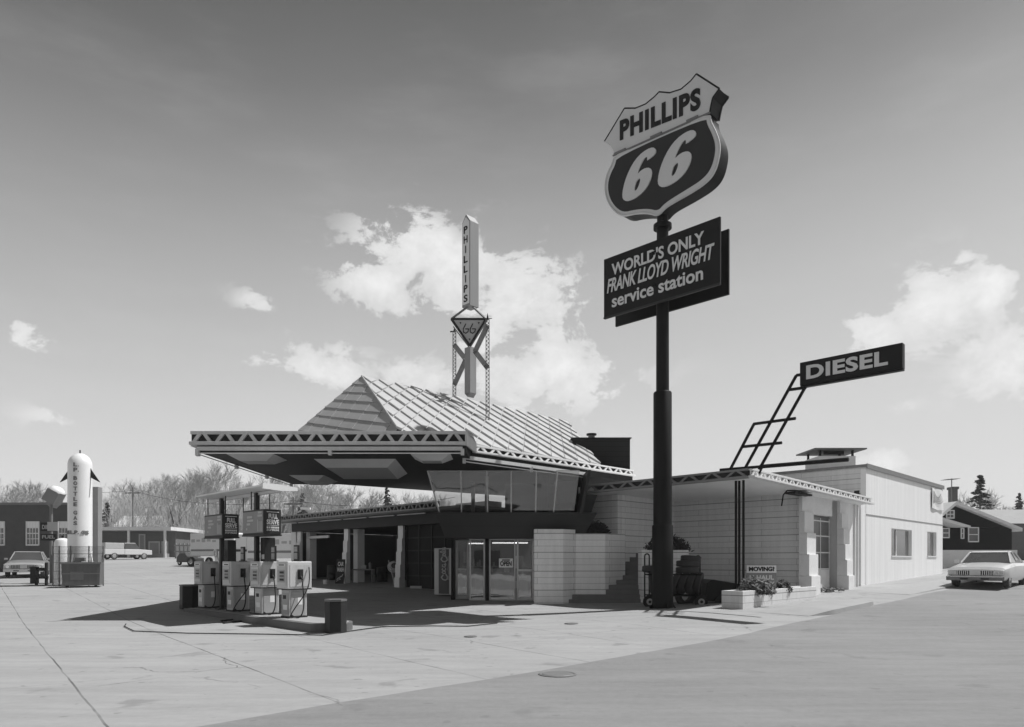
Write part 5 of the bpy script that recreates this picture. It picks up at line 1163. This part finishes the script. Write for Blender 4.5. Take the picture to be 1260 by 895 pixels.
h5_, r5_ = house('far_house', 330, 372, 112, 5.0, 8.6, 'far pale house half hidden by trunks beyond the island', M['roofd'], M['trimw'], base=1.8, gable='x')
# dark house on the right
RH_ = thing('dark_house', (37,52,2), 'dark sided house with white trimmed gable and white windows behind the right parked car', 'house')
Yh = 52; hz0 = 1.6
hx0 = gx(1152,Yh); hpk = gx(1172,Yh); hx1 = gx(1260,Yh)
MB().box(hx0,gx(1245,Yh),Yh,Yh+9,1.2,3.95).build('wall', M['houseD'], RH_)
zpk = pz(0,622,Yh).z; ze = pz(0,640,Yh).z+.0
MB().prism([Vector((hx0,Yh,4.3)), Vector((gx(1245,Yh),Yh,3.9)), Vector((gx(1245,Yh),Yh,4.0)), Vector((hpk,Yh,zpk)), Vector((hx0,Yh,zpk-.6))], (0,9,0)).build('gable', M['houseD'], RH_)
B = MB()
B.prism([Vector((hpk,Yh-.5,zpk+.02)), Vector((gx(1252,Yh),Yh-.5,3.75)), Vector((gx(1252,Yh),Yh-.5,4.0)), Vector((hpk,Yh-.5,zpk+.26))], (0,10,0)); B.prism([Vector((hpk,Yh-.5,zpk+.02)), Vector((gx(1146,Yh),Yh-.5,zpk-1.3)), Vector((gx(1146,Yh),Yh-.5,zpk-1.05)), Vector((hpk,Yh-.5,zpk+.26))], (0,10,0))
rr = B.build('roof', M['trimw'], RH_)
MB().box(gx(1172.5,56),gx(1178.5,56),56,56.6,5.2,7.4).box(gx(1171.8,56),gx(1179.2,56),55.9,56.7,7.3,7.5).build('chimney', M['brick'], rr)
bwin(RH_, gx(1165,Yh), gx(1173,Yh), pz(0,637,Yh).z, pz(0,629,Yh).z, Yh, 2, 2); bwin(RH_, gx(1192,Yh), gx(1203,Yh), pz(0,666,Yh).z, pz(0,650,Yh).z, Yh, 1, 1); bwin(RH_, gx(1160,Yh), gx(1167,Yh), pz(0,661,Yh).z, pz(0,651,Yh).z, Yh, 1, 1); bwin(RH_, gx(1183,Yh), gx(1185,Yh), pz(0,662,Yh).z, pz(0,651,Yh).z, Yh, 1, 1)
MB().prism([Vector((gx(1153,51),50.6,pz(0,640,51).z)), Vector((gx(1180,51),50.6,pz(0,648.5,51).z)), Vector((gx(1190,51),50.6,pz(0,649,51).z)), Vector((gx(1190,51),50.6,pz(0,647.5,51).z)), Vector((gx(1155,51),50.6,pz(0,637,51).z))], (0,1.6,0)).build('porch_roof', M['trimw'], RH_)
MB().box(hx0-.3,gx(1250,Yh),Yh-.15,Yh-.01,1.0,pz(0,677,Yh).z).build('foundation', M['trimw'], RH_)
AT = thing('tv_antenna', (gx(1171,56),56,5), 'thin television aerial rising above the dark house chimney', 'antenna'); xq = gx(1171,56)
MB().cyl((xq,56,5),(xq,56,pz(0,589,56).z),.04,n=6).build('mast', M['steel2'], AT); B = MB(); za = pz(0,590.5,56).z
B.cyl((xq-.6,56,za),(xq+.4,56,za+.05),.03,n=5)
for i in range(6): B.cyl((xq-.55+.18*i,55.5,za+.01*i),(xq-.55+.18*i,56.5,za+.01*i),.02,n=4)
B.build('elements', M['steel2'], AT)
h6_, r6_ = house('far_house', 1180, 1300, 68, 5.2, 6.9, 'grey roofed house just behind the dark gabled house', M['brickd'], M['roofd'], gable='x', base=1.6)
# utility poles
for px, Y, top_, lb in ((163.5,92,600,'utility pole standing behind the far shop'),(361,75,612,'utility pole among the trunks left of the repair bays')):
    x = gx(px,Y); zt_ = pz(0,top_,Y).z; o = thing('utility_pole', (x,Y,1.5), lb, 'utility pole'); MB().cyl((x,Y,1),(x,Y,zt_),.14,.10,n=8).build('pole', M['bark'], o, smooth=True); MB().box(x-1,x+1,Y-.06,Y+.06,zt_-.8,zt_-.65).build('crossarm', M['bark'], o)
o = thing('street_light', (gx(354,70),70,1.5), 'small street light with a pale lamp head above the bay roof', 'street lamp'); 
MB().cyl((gx(361,75),74.8,pz(0,622,75).z),(gx(375,73),73,pz(0,626,73).z),.05,n=5).build('arm', M['steel2'], o); MB().cbox((gx(376,73),73,pz(0,626,73).z), XX,.5,YY,.2,UP,.1).build('lamp_head', M['white'], o)

# ------------------------------------------------------------------ vehicles
def wheel(root, c, r=.31, w_=.2):
    c = Vector(c); t = MB().lathe(c-YY*w_/2, YY, [(r*.6,0),(r*.92,0),(r,.03),(r,w_-.03),(r*.92,w_),(r*.6,w_)], 24).build('wheel', M['tire'], root, smooth=True)
    MB().lathe(c-YY*w_/2, YY, [(0,.03),(r*.3,.02),(r*.6,.04),(r*.62,0.0)], 20).lathe(c+YY*w_/2, -YY, [(0,.03),(r*.3,.02),(r*.6,.04),(r*.62,0)], 20).build('rim', M['chrome'], t, smooth=True)
def car(name, label, cat, paint, loc, rz, Ln=5.2, Wd=1.86, Ht=1.40, hood=.95, group=None, grille='split', square=True, wagon=False):
    """front faces local -X"""
    o = thing(name, (0,0,0), label, cat, group); h = Wd/2; x0, x1 = -Ln/2, Ln/2
    # body cross sections: (x, zbottom, zshoulder, ztop, halfwidth)
    S = [(x0,.42,.62,.66,.93),(x0+.10,.28,.68,.76,.98),(x0+1.0,.26,.74,.84,1),(x0+1.75,.24,.78,.92,1),(x0+2.6,.24,.80,.93,1),(x1-1.2,.24,.80,.93,1),(x1-.5,.26,.78,.90,1),(x1-.08,.32,.74,.84,.97),(x1,.44,.66,.72,.93)]
    B = MB(); vs = []; fs = []
    for x, zb_, zs, zt_, k in S:
        hh = h*k; vs += [(x,-hh*.92,zb_),(x,-hh,zb_+.14),(x,-hh,zs),(x,-hh*.90,zt_-.02),(x,-hh*.45,zt_+.012),(x,0,zt_+.02),(x,hh*.45,zt_+.012),(x,hh*.90,zt_-.02),(x,hh,zs),(x,hh,zb_+.14),(x,hh*.92,zb_)]
    n = 11
    for i in range(len(S)-1):
        for j in range(n): fs.append((i*n+j, i*n+(j+1) % n, (i+1)*n+(j+1) % n, (i+1)*n+j))
    fs.append(tuple(range(n))); fs.append(tuple(reversed(range((len(S)-1)*n, len(S)*n)))); B.add(vs, fs); B.v = [Vector(v) for v in B.v]
    B.build('body', paint, o, smooth=True)
    # glasshouse
    gb, gt = .92, Ht; xa, xb, xc, xd = x0+1.70, x0+2.35, x1-(1.75 if not wagon else .5), x1-(1.15 if not wagon else .2)
    A = [(xa,-h*.86,gb),(xb,-h*.66,gt-.04),(xc,-h*.66,gt-.04),(xd,-h*.86,gb),(xd,h*.86,gb),(xc,h*.66,gt-.04),(xb,h*.66,gt-.04),(xa,h*.86,gb)]
    MB().add(A, [(0,7,6,1),(3,2,5,4),(0,1,2,3),(7,4,5,6)]).build('windows', M['carglass'], o)
    MB().add([(xb-.05,-h*.68,gt-.05),(xc+.05,-h*.68,gt-.05),(xc+.05,h*.68,gt-.05),(xb-.05,h*.68,gt-.05),(xb+.06,-h*.58,gt),(xc-.06,-h*.58,gt),(xc-.06,h*.58,gt),(xb+.06,h*.58,gt)], [(0,3,2,1),(4,5,6,7),(0,1,5,4),(1,2,6,5),(2,3,7,6),(3,0,4,7)]).build('roof', paint, o, smooth=True)
    for s_ in (-1,1):
        for q0, q1, rr in (((xa,s_*h*.86,gb),(xb,s_*h*.67,gt-.03),.03),((xd,s_*h*.86,gb),(xc,s_*h*.67,gt-.03),.05),(((xa+xd)/2+.1,s_*h*.865,gb),((xb+xc)/2+.1,s_*h*.67,gt-.03),.03)): MB().cyl(q0,q1,rr,n=5).build('window_pillar', paint, o)
    fx_ = x0-.012
    gr = MB().box(fx_-.02,fx_+.10,-h*.62,h*.62,.47,.64).build('grille', M['darker'], o); K = MB()
    for i in range(18): y = -h*.60+i*h*1.2/17; K.box(fx_-.032,fx_-.018,y-.012,y+.012,.475,.635)
    K.box(fx_-.034,fx_-.02,-h*.62,h*.62,.635,.655)
    K.build('grille_bars', M['chrome'], gr)
    MB().box(fx_-.05,fx_-.033,-.17,.17,.46,.67).build('centre_badge', paint, gr)
    for s_ in (-1,1):
        if square:
            hl = MB().box(fx_-.025,fx_+.12,min(s_*h*.63,s_*h*.93),max(s_*h*.63,s_*h*.93),.48,.63).build('headlight', M['chrome'], o, bevel=.01)
            MB().box(fx_-.035,fx_-.024,min(s_*h*.65,s_*h*.77),max(s_*h*.65,s_*h*.77),.50,.61).box(fx_-.035,fx_-.024,min(s_*h*.79,s_*h*.91),max(s_*h*.79,s_*h*.91),.50,.61).build('lens', M['lamp'], hl)
        else:
            hl = MB().cyl((fx_+.05,s_*h*.78,.56),(fx_-.03,s_*h*.78,.56),.10,n=18).build('headlight', M['chrome'], o); MB().cyl((fx_-.028,s_*h*.78,.56),(fx_-.04,s_*h*.78,.56),.08,n=18).build('lens', M['lamp'], hl)
        MB().cbox((xa+.25,s_*(h+.07),.98), XX,.05,YY,.08,UP,.055).build('mirror', paint, o, bevel=.015)
        for x in (x0+.95,x1-1.1): wheel(o, (x,s_*(h-.12),.31))
    bm = MB().box(fx_-.14,fx_+.05,-h*.97,h*.97,.27,.43).build('bumper', M['steel2'] if square else M['chrome'], o, bevel=.02); MB().box(fx_-.150,fx_-.139,-h*.95,h*.95,.40,.425).build('bumper_strip', M['chrome'], bm)
    MB().box(fx_-.152,fx_-.141,-.45,-.2,.31,.36).box(fx_-.152,fx_-.141,.2,.45,.31,.36).build('bumper_slot', M['darker'], bm)
    MB().box(x1-.02,x1+.12,-h*.97,h*.97,.30,.45).build('bumper', M['chrome'], o, bevel=.02)
    o.location = loc; o.rotation_euler = (0,0,rz); return o
def gl(px, Y): x = gx(px,Y); return Vector((x, Y, gz(x,Y)))
car('parked_car', 'pale eighties sedan with split grille parked nose-on beside the right end of the annex', 'car', M['carw'], Vector((17.55,25.95,0))+E1*2.6+UP*gz(19,27.4), R(45), Ht=1.38)
car('parked_car', 'old grey sedan with round headlights parked by the brick building at the far left', 'car', M['carg'], gl(35,40.5), R(119), square=False, Ht=1.42)
# pickup, far lot
def pickup(label, loc, rz, paint, Ln=4.9):
    o = thing('pickup_truck', (0,0,0), label, 'pickup truck'); h = .95; x0 = -Ln/2; x1 = Ln/2
    MB().prism([(x0,-h,.5),(x0,-h,1.0),(x0+1.25,-h,1.08),(x0+2.9,-h,1.08),(x0+2.9,-h,.5)], (0,2*h,0)).build('cab_body', paint, o, bevel=.04)
    MB().prism([(x0+1.2,-h*.88,1.08),(x0+1.7,-h*.8,1.70),(x0+2.75,-h*.8,1.72),(x0+2.88,-h*.88,1.08)], (0,2*h*.86,0)).build('cab_windows', M['carglass'], o, bevel=.03)
    MB().box(x0+1.7,x0+2.8,-h*.8,h*.8,1.70,1.77).build('cab_roof', paint, o, bevel=.02)
    MB().box(x0+2.92,x1,-h,h,.52,1.10).build('bed', paint, o, bevel=.03); MB().box(x0+2.95,x1-.02,-h*.97,h*.97,1.105,1.75).build('bed_topper', M['lettm'], o, bevel=.05)
    MB().box(x1-.01,x1+.10,-h,h,.42,.58).build('bumper', M['chrome'], o); 
    for x in (x0+.85,x1-.95):
        for s_ in (-1,1): wheel(o, (x,s_*(h-.1),.36), .36)
    o.location = loc; o.rotation_euler = (0,0,rz); return o
pickup('pale pickup truck with a boxy topper parked before the far shop', gl(154,76), R(232), M['carw'])
o = thing('small_vehicle', (0,0,0), 'small low dark vehicle standing alone in the far lot, just left of the farthest pump', 'vehicle')
MB().prism([(-1,-.6,.25),(-1,-.6,.6),(-.4,-.6,.7),(-.1,-.6,1.0),(.6,-.6,1.0),(.95,-.6,.65),(1,-.6,.25)], (0,1.2,0)).build('body', M['card'], o, bevel=.06); MB().box(-.05,.55,-.5,.5,1.0,1.05).build('roof', M['midg'], o)
for x in (-.65,.65):
    for s_ in (-1,1): wheel(o, (x,s_*.5,.22), .22, .14)
o.location = gl(234,58); o.rotation_euler = (0,0,R(150))
# hire box trucks beyond the island
def boxtruck(label, px, Y, rz, Lb=4.6, H=2.9, sc_=1):
    o = thing('box_truck', (0,0,0), label, 'truck', 'white hire trucks parked behind the pump island'); h = 1.1
    bd_ = MB().box(-.4,Lb,-h,h,.85,H).build('cargo_box', M['white'], o, bevel=.03); MB().box(-1.3,-.4,-h,h,H-1.0,H).build('cab_overhang', M['white'], o, bevel=.08)
    K = MB(); K.box(-.3,Lb-.1,-h-.012,-h-.002,1.2,1.35); K.box(-.3,Lb-.1,h+.002,h+.012,1.2,1.35); 
    K.build('stripe', M['midg'], bd_)
    for s_ in (-1,1):
        u_ = XX if s_ < 0 else -XX
        B2 = MB(); [B2.obox(Vector((.5+.55*i_, s_*(h+.003), H-.7+.05*(i_%2))), (.38,0,0), (0,s_*.006,0), (0,0,.16+.08*(i_%3))) for i_ in range(5)]; B2.build('faded_writing', M['lettm'], bd_)
    MB().prism([(-2.9,-.95,.55),(-2.95,-.95,1.15),(-1.9,-.95,1.3),(-.42,-.95,1.3),(-.42,-.95,.55)], (0,1.9,0)).build('cab_body', M['carw'], o, bevel=.05)
    MB().prism([(-1.95,-.88,1.3),(-1.5,-.8,H-1.02),(-.45,-.8,H-1.02),(-.45,-.88,1.3)], (0,1.7,0)).build('cab_windows', M['carglass'], o)
    MB().box(-3.05,-2.93,-.95,.95,.5,.68).build('bumper', M['chrome'], o); MB().box(-2.97,-2.94,-.6,.6,.75,1.05).build('grille', M['darker'], o)
    for x in (-2.1,3.3):
        for s_ in (-1,1): wheel(o, (x,s_*.9,.38), .38)
    o.location = gl(px,Y); o.rotation_euler = (0,0,rz); return o
boxtruck('white box truck farther back, seen between the farthest pump and the near island post', 285, 55, R(156), Lb=3.2, H=2.6)
boxtruck('white box truck right of the near island post, its cab facing left', 322, 47, R(-14), Lb=3.4, H=2.45)

# ------------------------------------------------------------------ trees
def bare_tree(name, label, H, seed, m, spread=.5, depth=6, tw=.018, ntw=3):
    rnd = random.Random(seed); o = thing(name, (0,0,0), label, 'tree'); T = MB(); Bc = MB()
    def seg(B, p, q, r0, r1, n): B.cyl(p, q, r0, r1, n=n, cap=False)
    def grow(p, d, ln, r, lv):
        q = p+d*ln; B = T if lv <= 1 else Bc; mid = p.lerp(q, .5)+Vector((rnd.uniform(-1,1),rnd.uniform(-1,1),0))*ln*.05
        r1 = r*.72
        seg(B, p, mid, r, (r+r1)/2, 5 if lv < 3 else 3); seg(B, mid, q, (r+r1)/2, r1, 5 if lv < 3 else 3)
        if lv >= depth: return
        k = rnd.choice((2,3,3)) if lv > 0 else rnd.choice((3,4))
        for i in range(k):
            a = rnd.uniform(0, 2*math.pi); t = rnd.uniform(.25,.75)*spread*2*(.8 if lv == 0 else 1); side = Vector((math.cos(a), math.sin(a), 0)); side = (side-d*side.dot(d)).normalized()
            nd_ = (d*math.cos(t)+side*math.sin(t)+UP*.12).normalized(); st = p.lerp(q, rnd.uniform(.65,1)) if lv > 0 else p.lerp(q, rnd.uniform(.75,1))
            grow(st, nd_, ln*rnd.uniform(.62,.85), max(r1*rnd.uniform(.55,.8), tw), lv+1)
        if lv > 2:
            for i in range(ntw):
                s_ = p.lerp(q, rnd.random()); dv = (d+Vector((rnd.uniform(-1,1),rnd.uniform(-1,1),rnd.uniform(-.3,.9)))*.8).normalized(); seg(Bc, s_, s_+dv*ln*rnd.uniform(.5,1.0), tw*.8, tw*.5, 3)
    grow(Vector((0,0,-.2)), Vector((rnd.uniform(-.06,.06),rnd.uniform(-.06,.06),1)).normalized(), H*.27, H*.018, 0)
    T.build('trunk', m, o); Bc.build('crown', M['twig'], o); return o
def conifer(name, label, H, rad, seed, n=2600):
    rnd = random.Random(seed); o = thing(name, (0,0,0), label, 'tree'); MB().cyl((0,0,-.2),(0,0,H*.97),H*.018,.02,n=6).build('trunk', M['bark'], o); B = MB()
    for k in range(230):                              # boughs: drooping sprays of small needle clumps
        t = rnd.random()**1.25; z = H*(.07+.92*t); L_ = (rad*(1-t)**.8+.10)*rnd.uniform(.55,1.12); a = rnd.uniform(0, 2*math.pi)
        c_ = Vector((math.cos(a), math.sin(a), 0)); sd_ = Vector((-c_.y, c_.x, 0)); up = rnd.uniform(-.1,.25)
        for i in range(26):
            q = rnd.random()**.7; w_ = (1-q)*.42*L_+.06; p = c_*L_*q+sd_*rnd.uniform(-1,1)*w_+UP*(z+up*q*L_-.30*L_*q*q+rnd.uniform(-.12,.05))
            e = (c_*rnd.uniform(.3,1)+sd_*rnd.uniform(-1,1)+UP*rnd.uniform(-.5,.4)).normalized(); f = e.cross(Vector((rnd.uniform(-1,1),rnd.uniform(-1,1),rnd.uniform(-1,1)))).normalized(); g_ = rnd.uniform(.09,.22)
            B.add([p-e*g_, p+f*g_*.4, p+e*g_, p-f*g_*.4], [(0,1,2,3)])
    B.build('crown', M['needle'], o); return o
GT = 'bare trees beyond the lot'
rt = random.Random(11)
protos = [bare_tree('bare_tree', '', 15, s_, M['bark'] if s_ % 2 else M['bark2'], spread=.42+.05*(s_ % 3)) for s_ in (3,8,15,21,34)]
near_lab = ['behind the brick building','above the brick building roof','left of the white gas tank','just right of the gas tank','over the left end of the far shop','over the middle of the far shop','over the right end of the far shop','between the far shop and the pumps','left of the island canopy','above the far end of the island canopy','behind the far serve box','behind the near serve box','right of the island canopy','over the left end of the bay roof','above the middle of the bay roof','above the right part of the bay roof','close to the lounge glass','at the far right beyond the dark house']
looks = ['tall spreading bare tree','slender bare tree','broad bare tree with heavy limbs','twiggy pale bare tree','crooked bare tree with thin crown']
spots = [(-15,74,578,0),(22,80,586,2),(48,88,590,1),(70,84,596,3),(128,110,612,1),(162,106,596,0),(185,118,592,3),(212,98,578,2),(243,104,580,0),(262,112,574,4),(290,98,580,3),(318,108,584,0),(345,92,588,2),(375,100,590,4),(398,86,594,0),(430,96,596,3),(470,104,604,1),(520,110,606,4),(232,120,574,3),(280,124,570,2),(335,120,578,1),(405,120,592,3),(448,90,608,2),(495,118,600,0),(200,126,585,4),(150,128,590,2),(1187,84,606,3),(1240,90,596,0),(545,100,608,2),(365,128,580,0)]
used = {}
extra = ['behind, farther off','in the back row','in the back row above the canopy posts','in the back row over the bays']
import itertools
def put(px, Y, top_, k, i):
    x = gx(px,Y); g = gz(x,Y); Hh = (pz(px,top_,Y).z-g); src = protos[k]
    if k not in used: o = src; used[k] = 1; o.location = (x,Y,g); 
    else: o = copy_tree(src, loc=(x,Y,g))
    s_ = Hh/HT[k]; o.scale = (s_*rt.uniform(1.0,1.25),)*2+(s_,); o.rotation_euler = (0,0,rt.uniform(0,6.28))
    return o
HT = []
for p in protos:
    c_ = [ch for ch in p.children if ch.name.startswith('crown')][0]; HT.append(max(v.co.z for v in c_.data.vertices))
refs = ['at the far left edge of the picture','behind the left parked car and brick building','above the brick wall, left of the floodlights','behind the floodlight pole','just right of the gas tank slab','rising over the left half of the far shop','rising behind the pole of the far shop','over the right end of the far shop','right of the far shop roof','left of the island canopy tip','behind the far serve box','behind the near serve box','right of the near island post','just left of the repair bays','over the first repair bay','over the second repair bay','over the third repair bay','beside the lounge glass','in the back row right of the far shop','in the back row above the island canopy','in the back row over the near island post','in the back row over the first bay pillar','low behind the middle bay','in the back row near the lounge','in the back row over the far shop end','in the back row over the pale far roof','small, beyond the dark house chimney','at the far right edge behind the dark house','nearest the lounge glass, mostly hidden by it','in the back row above the near end of the canopy']
for i, (px, Y, top_, k) in enumerate(spots):
    o = put(px, Y, top_, k, i); o['label'] = (looks[k]+' '+refs[i]).replace('  ', ' '); o['group'] = GT
cp = conifer('conifer_tree', '', 10, 2.1, 5)
hc_ = 10.0
for i, (px, Y, top_, lb) in enumerate(((132,96,618,'dark bushy conifer just right of the white gas tank'),(66,86,602,'dark pointed conifer above the brick building near the floodlights'),(39,88,612,'small dark conifer peeking over the brick building'),(372,90,606,'slim conifer above the left end of the bay roof'),(476,95,598,'dark conifer above the bay roof beside the lounge'),(1206,78,584,'tall dark conifer behind the dark house on the right'),(1254,88,606,'dark conifer at the far right edge'))):
    x = gx(px,Y); g = gz(x,Y); o = cp if i == 0 else copy_tree(cp); o.location = (x,Y,g); s_ = (pz(px,top_,Y).z-g)/hc_; o.scale = (s_*(1.25 if i in (0,5) else .9),)*2+(s_,); o.rotation_euler = (0,0,i*1.3); o['label'] = lb; o['group'] = 'conifers among the bare trees'
# thicket: nobody could count these stems
B = MB(); rb = random.Random(3)
for i in range(5200):
    px = rb.uniform(125,560); Y = rb.uniform(92,132); x = gx(px,Y); g = gz(x,Y); hh = rb.uniform(2.5,9.5)*(1 if px < 420 else .75); p = Vector((x,Y,g)); d = Vector((rb.uniform(-.25,.25), rb.uniform(-.1,.1), 1)).normalized(); q = p+d*hh
    B.cyl(p, q, .04, .012, n=3, cap=False)
    for k in range(6):
        s_ = p.lerp(q, rb.uniform(.3,1)); dv = (d+Vector((rb.uniform(-1,1),rb.uniform(-.5,.5),rb.uniform(-.1,.6)))).normalized(); B.cyl(s_, s_+dv*rb.uniform(.8,2.4), .018, .008, n=3, cap=False)
tk = B.build('thicket', M['twig'], kind='stuff'); tag(tk, 'pale leafless brush and young woodland closing the view behind the lot', 'thicket')
# low bank under the wood
def bank(u, v): return (-130+150*u, 125+60*v)
B = MB(); vs = []; fs = []; nu, nv = 60, 8
for i in range(nu+1):
    for j in range(nv+1): x, y = bank(i/nu, j/nv); vs.append((x, y, gz(x,y)+4.5*ss(0,.8,j/nv)*(.8+.3*math.sin(x*.07))))
for i in range(nu):
    for j in range(nv): fs.append((i*(nv+1)+j,(i+1)*(nv+1)+j,(i+1)*(nv+1)+j+1,i*(nv+1)+j+1))
B.add(vs, fs).build('hillside', M['dirt'], smooth=True, kind='structure')
# fence rails in the far lot
o = thing('rail_fence', (gx(235,80),80,1.7), 'low dark rail fence and hedge bank right of the far shop', 'fence')
MB().box(gx(214,80),gx(246,80),80,80.1,2.6,2.75).box(gx(214,80),gx(246,80),80,80.1,3.3,3.45).build('rails', M['midg'], o)
for i in range(7): x = gx(216+i*5,80); MB().box(x-.07,x+.07,79.95,80.15,1.4,3.6).build('fence_post', M['midg'], o)

# ------------------------------------------------------------------ across the street, behind the photographer (seen in the glass)
ob_ = thing('store_building', (-6,-32,0), 'long pale store building across the street behind the camera', 'building')
MB().box(-30,4,-44,-32,-.1,4.2).build('wall', M['roofd'], ob_); MB().box(-30.3,4.3,-44.3,-31.5,4.2,4.5).build('roof', M['midg'], ob_)
for i in range(6): MB().box(-28+5*i,-25+5*i,-31.98,-31.9,.8,2.8).build('window', M['carglass'], ob_)
for i,(x,y,k,h_) in enumerate(((14,-24,0,13),(22,-30,2,15),(-38,-26,1,14),(9,-38,3,16),(30,-18,4,12),(-16,-48,2,17))):
    o = copy_tree(protos[k], loc=(x,y,0), rz=i*1.7); s_ = h_/HT[k]; o.scale = (s_,)*3; o['label'] = 'bare tree across the street behind the camera, number '+str(i+1) if False else 'bare tree '+('left of','right of','far left of','close behind','farthest right of','behind the middle of')[i]+' the store across the street'; o['group'] = GT
car('parked_car', 'dark sedan parked across the street before the store', 'car', M['card'], Vector((-9,-20,0)), R(180))

# thin spring haze over the whole place
HZ = MB().box(-170,150,-70,215,-1.2,32).build('haze', bpy.data.materials.new('haze'), kind='stuff'); hm = HZ.data.materials[0]; hm.use_nodes = True; hm.node_tree.nodes.clear()
pv = hm.node_tree.nodes.new('ShaderNodeVolumePrincipled'); pv.inputs['Color'].default_value = (.92,.92,.92,1); pv.inputs['Density'].default_value = .00045; pv.inputs['Anisotropy'].default_value = .2
ho_ = hm.node_tree.nodes.new('ShaderNodeOutputMaterial'); hm.node_tree.links.new(pv.outputs[0], ho_.inputs['Volume'])

# overhead wires
def wire(a, b, sag, lb):
    a, b = Vector(a), Vector(b); P = [a.lerp(b, i/14)-UP*sag*4*(i/14)*(1-i/14) for i in range(15)]
    tag(MB().tube(P, .022, 4).build('overhead_wire', M['dark']), lb, 'wire')
zp1, zp2 = pz(0,604,92).z, pz(0,616,75).z
wire((gx(163.5,92),92,zp1), (gx(361,75),75,zp2), 1.0, 'thin overhead wire strung between the two utility poles')
wire((gx(163.5,92),92,zp1), (-90,84,zp1), 1.0, 'thin overhead wire running off to the left from the far shop pole')
wire((gx(361,75),75,zp2), (gx(560,64),64,pz(0,612,64).z), .7, 'thin overhead wire running over the bay roof toward the lounge')
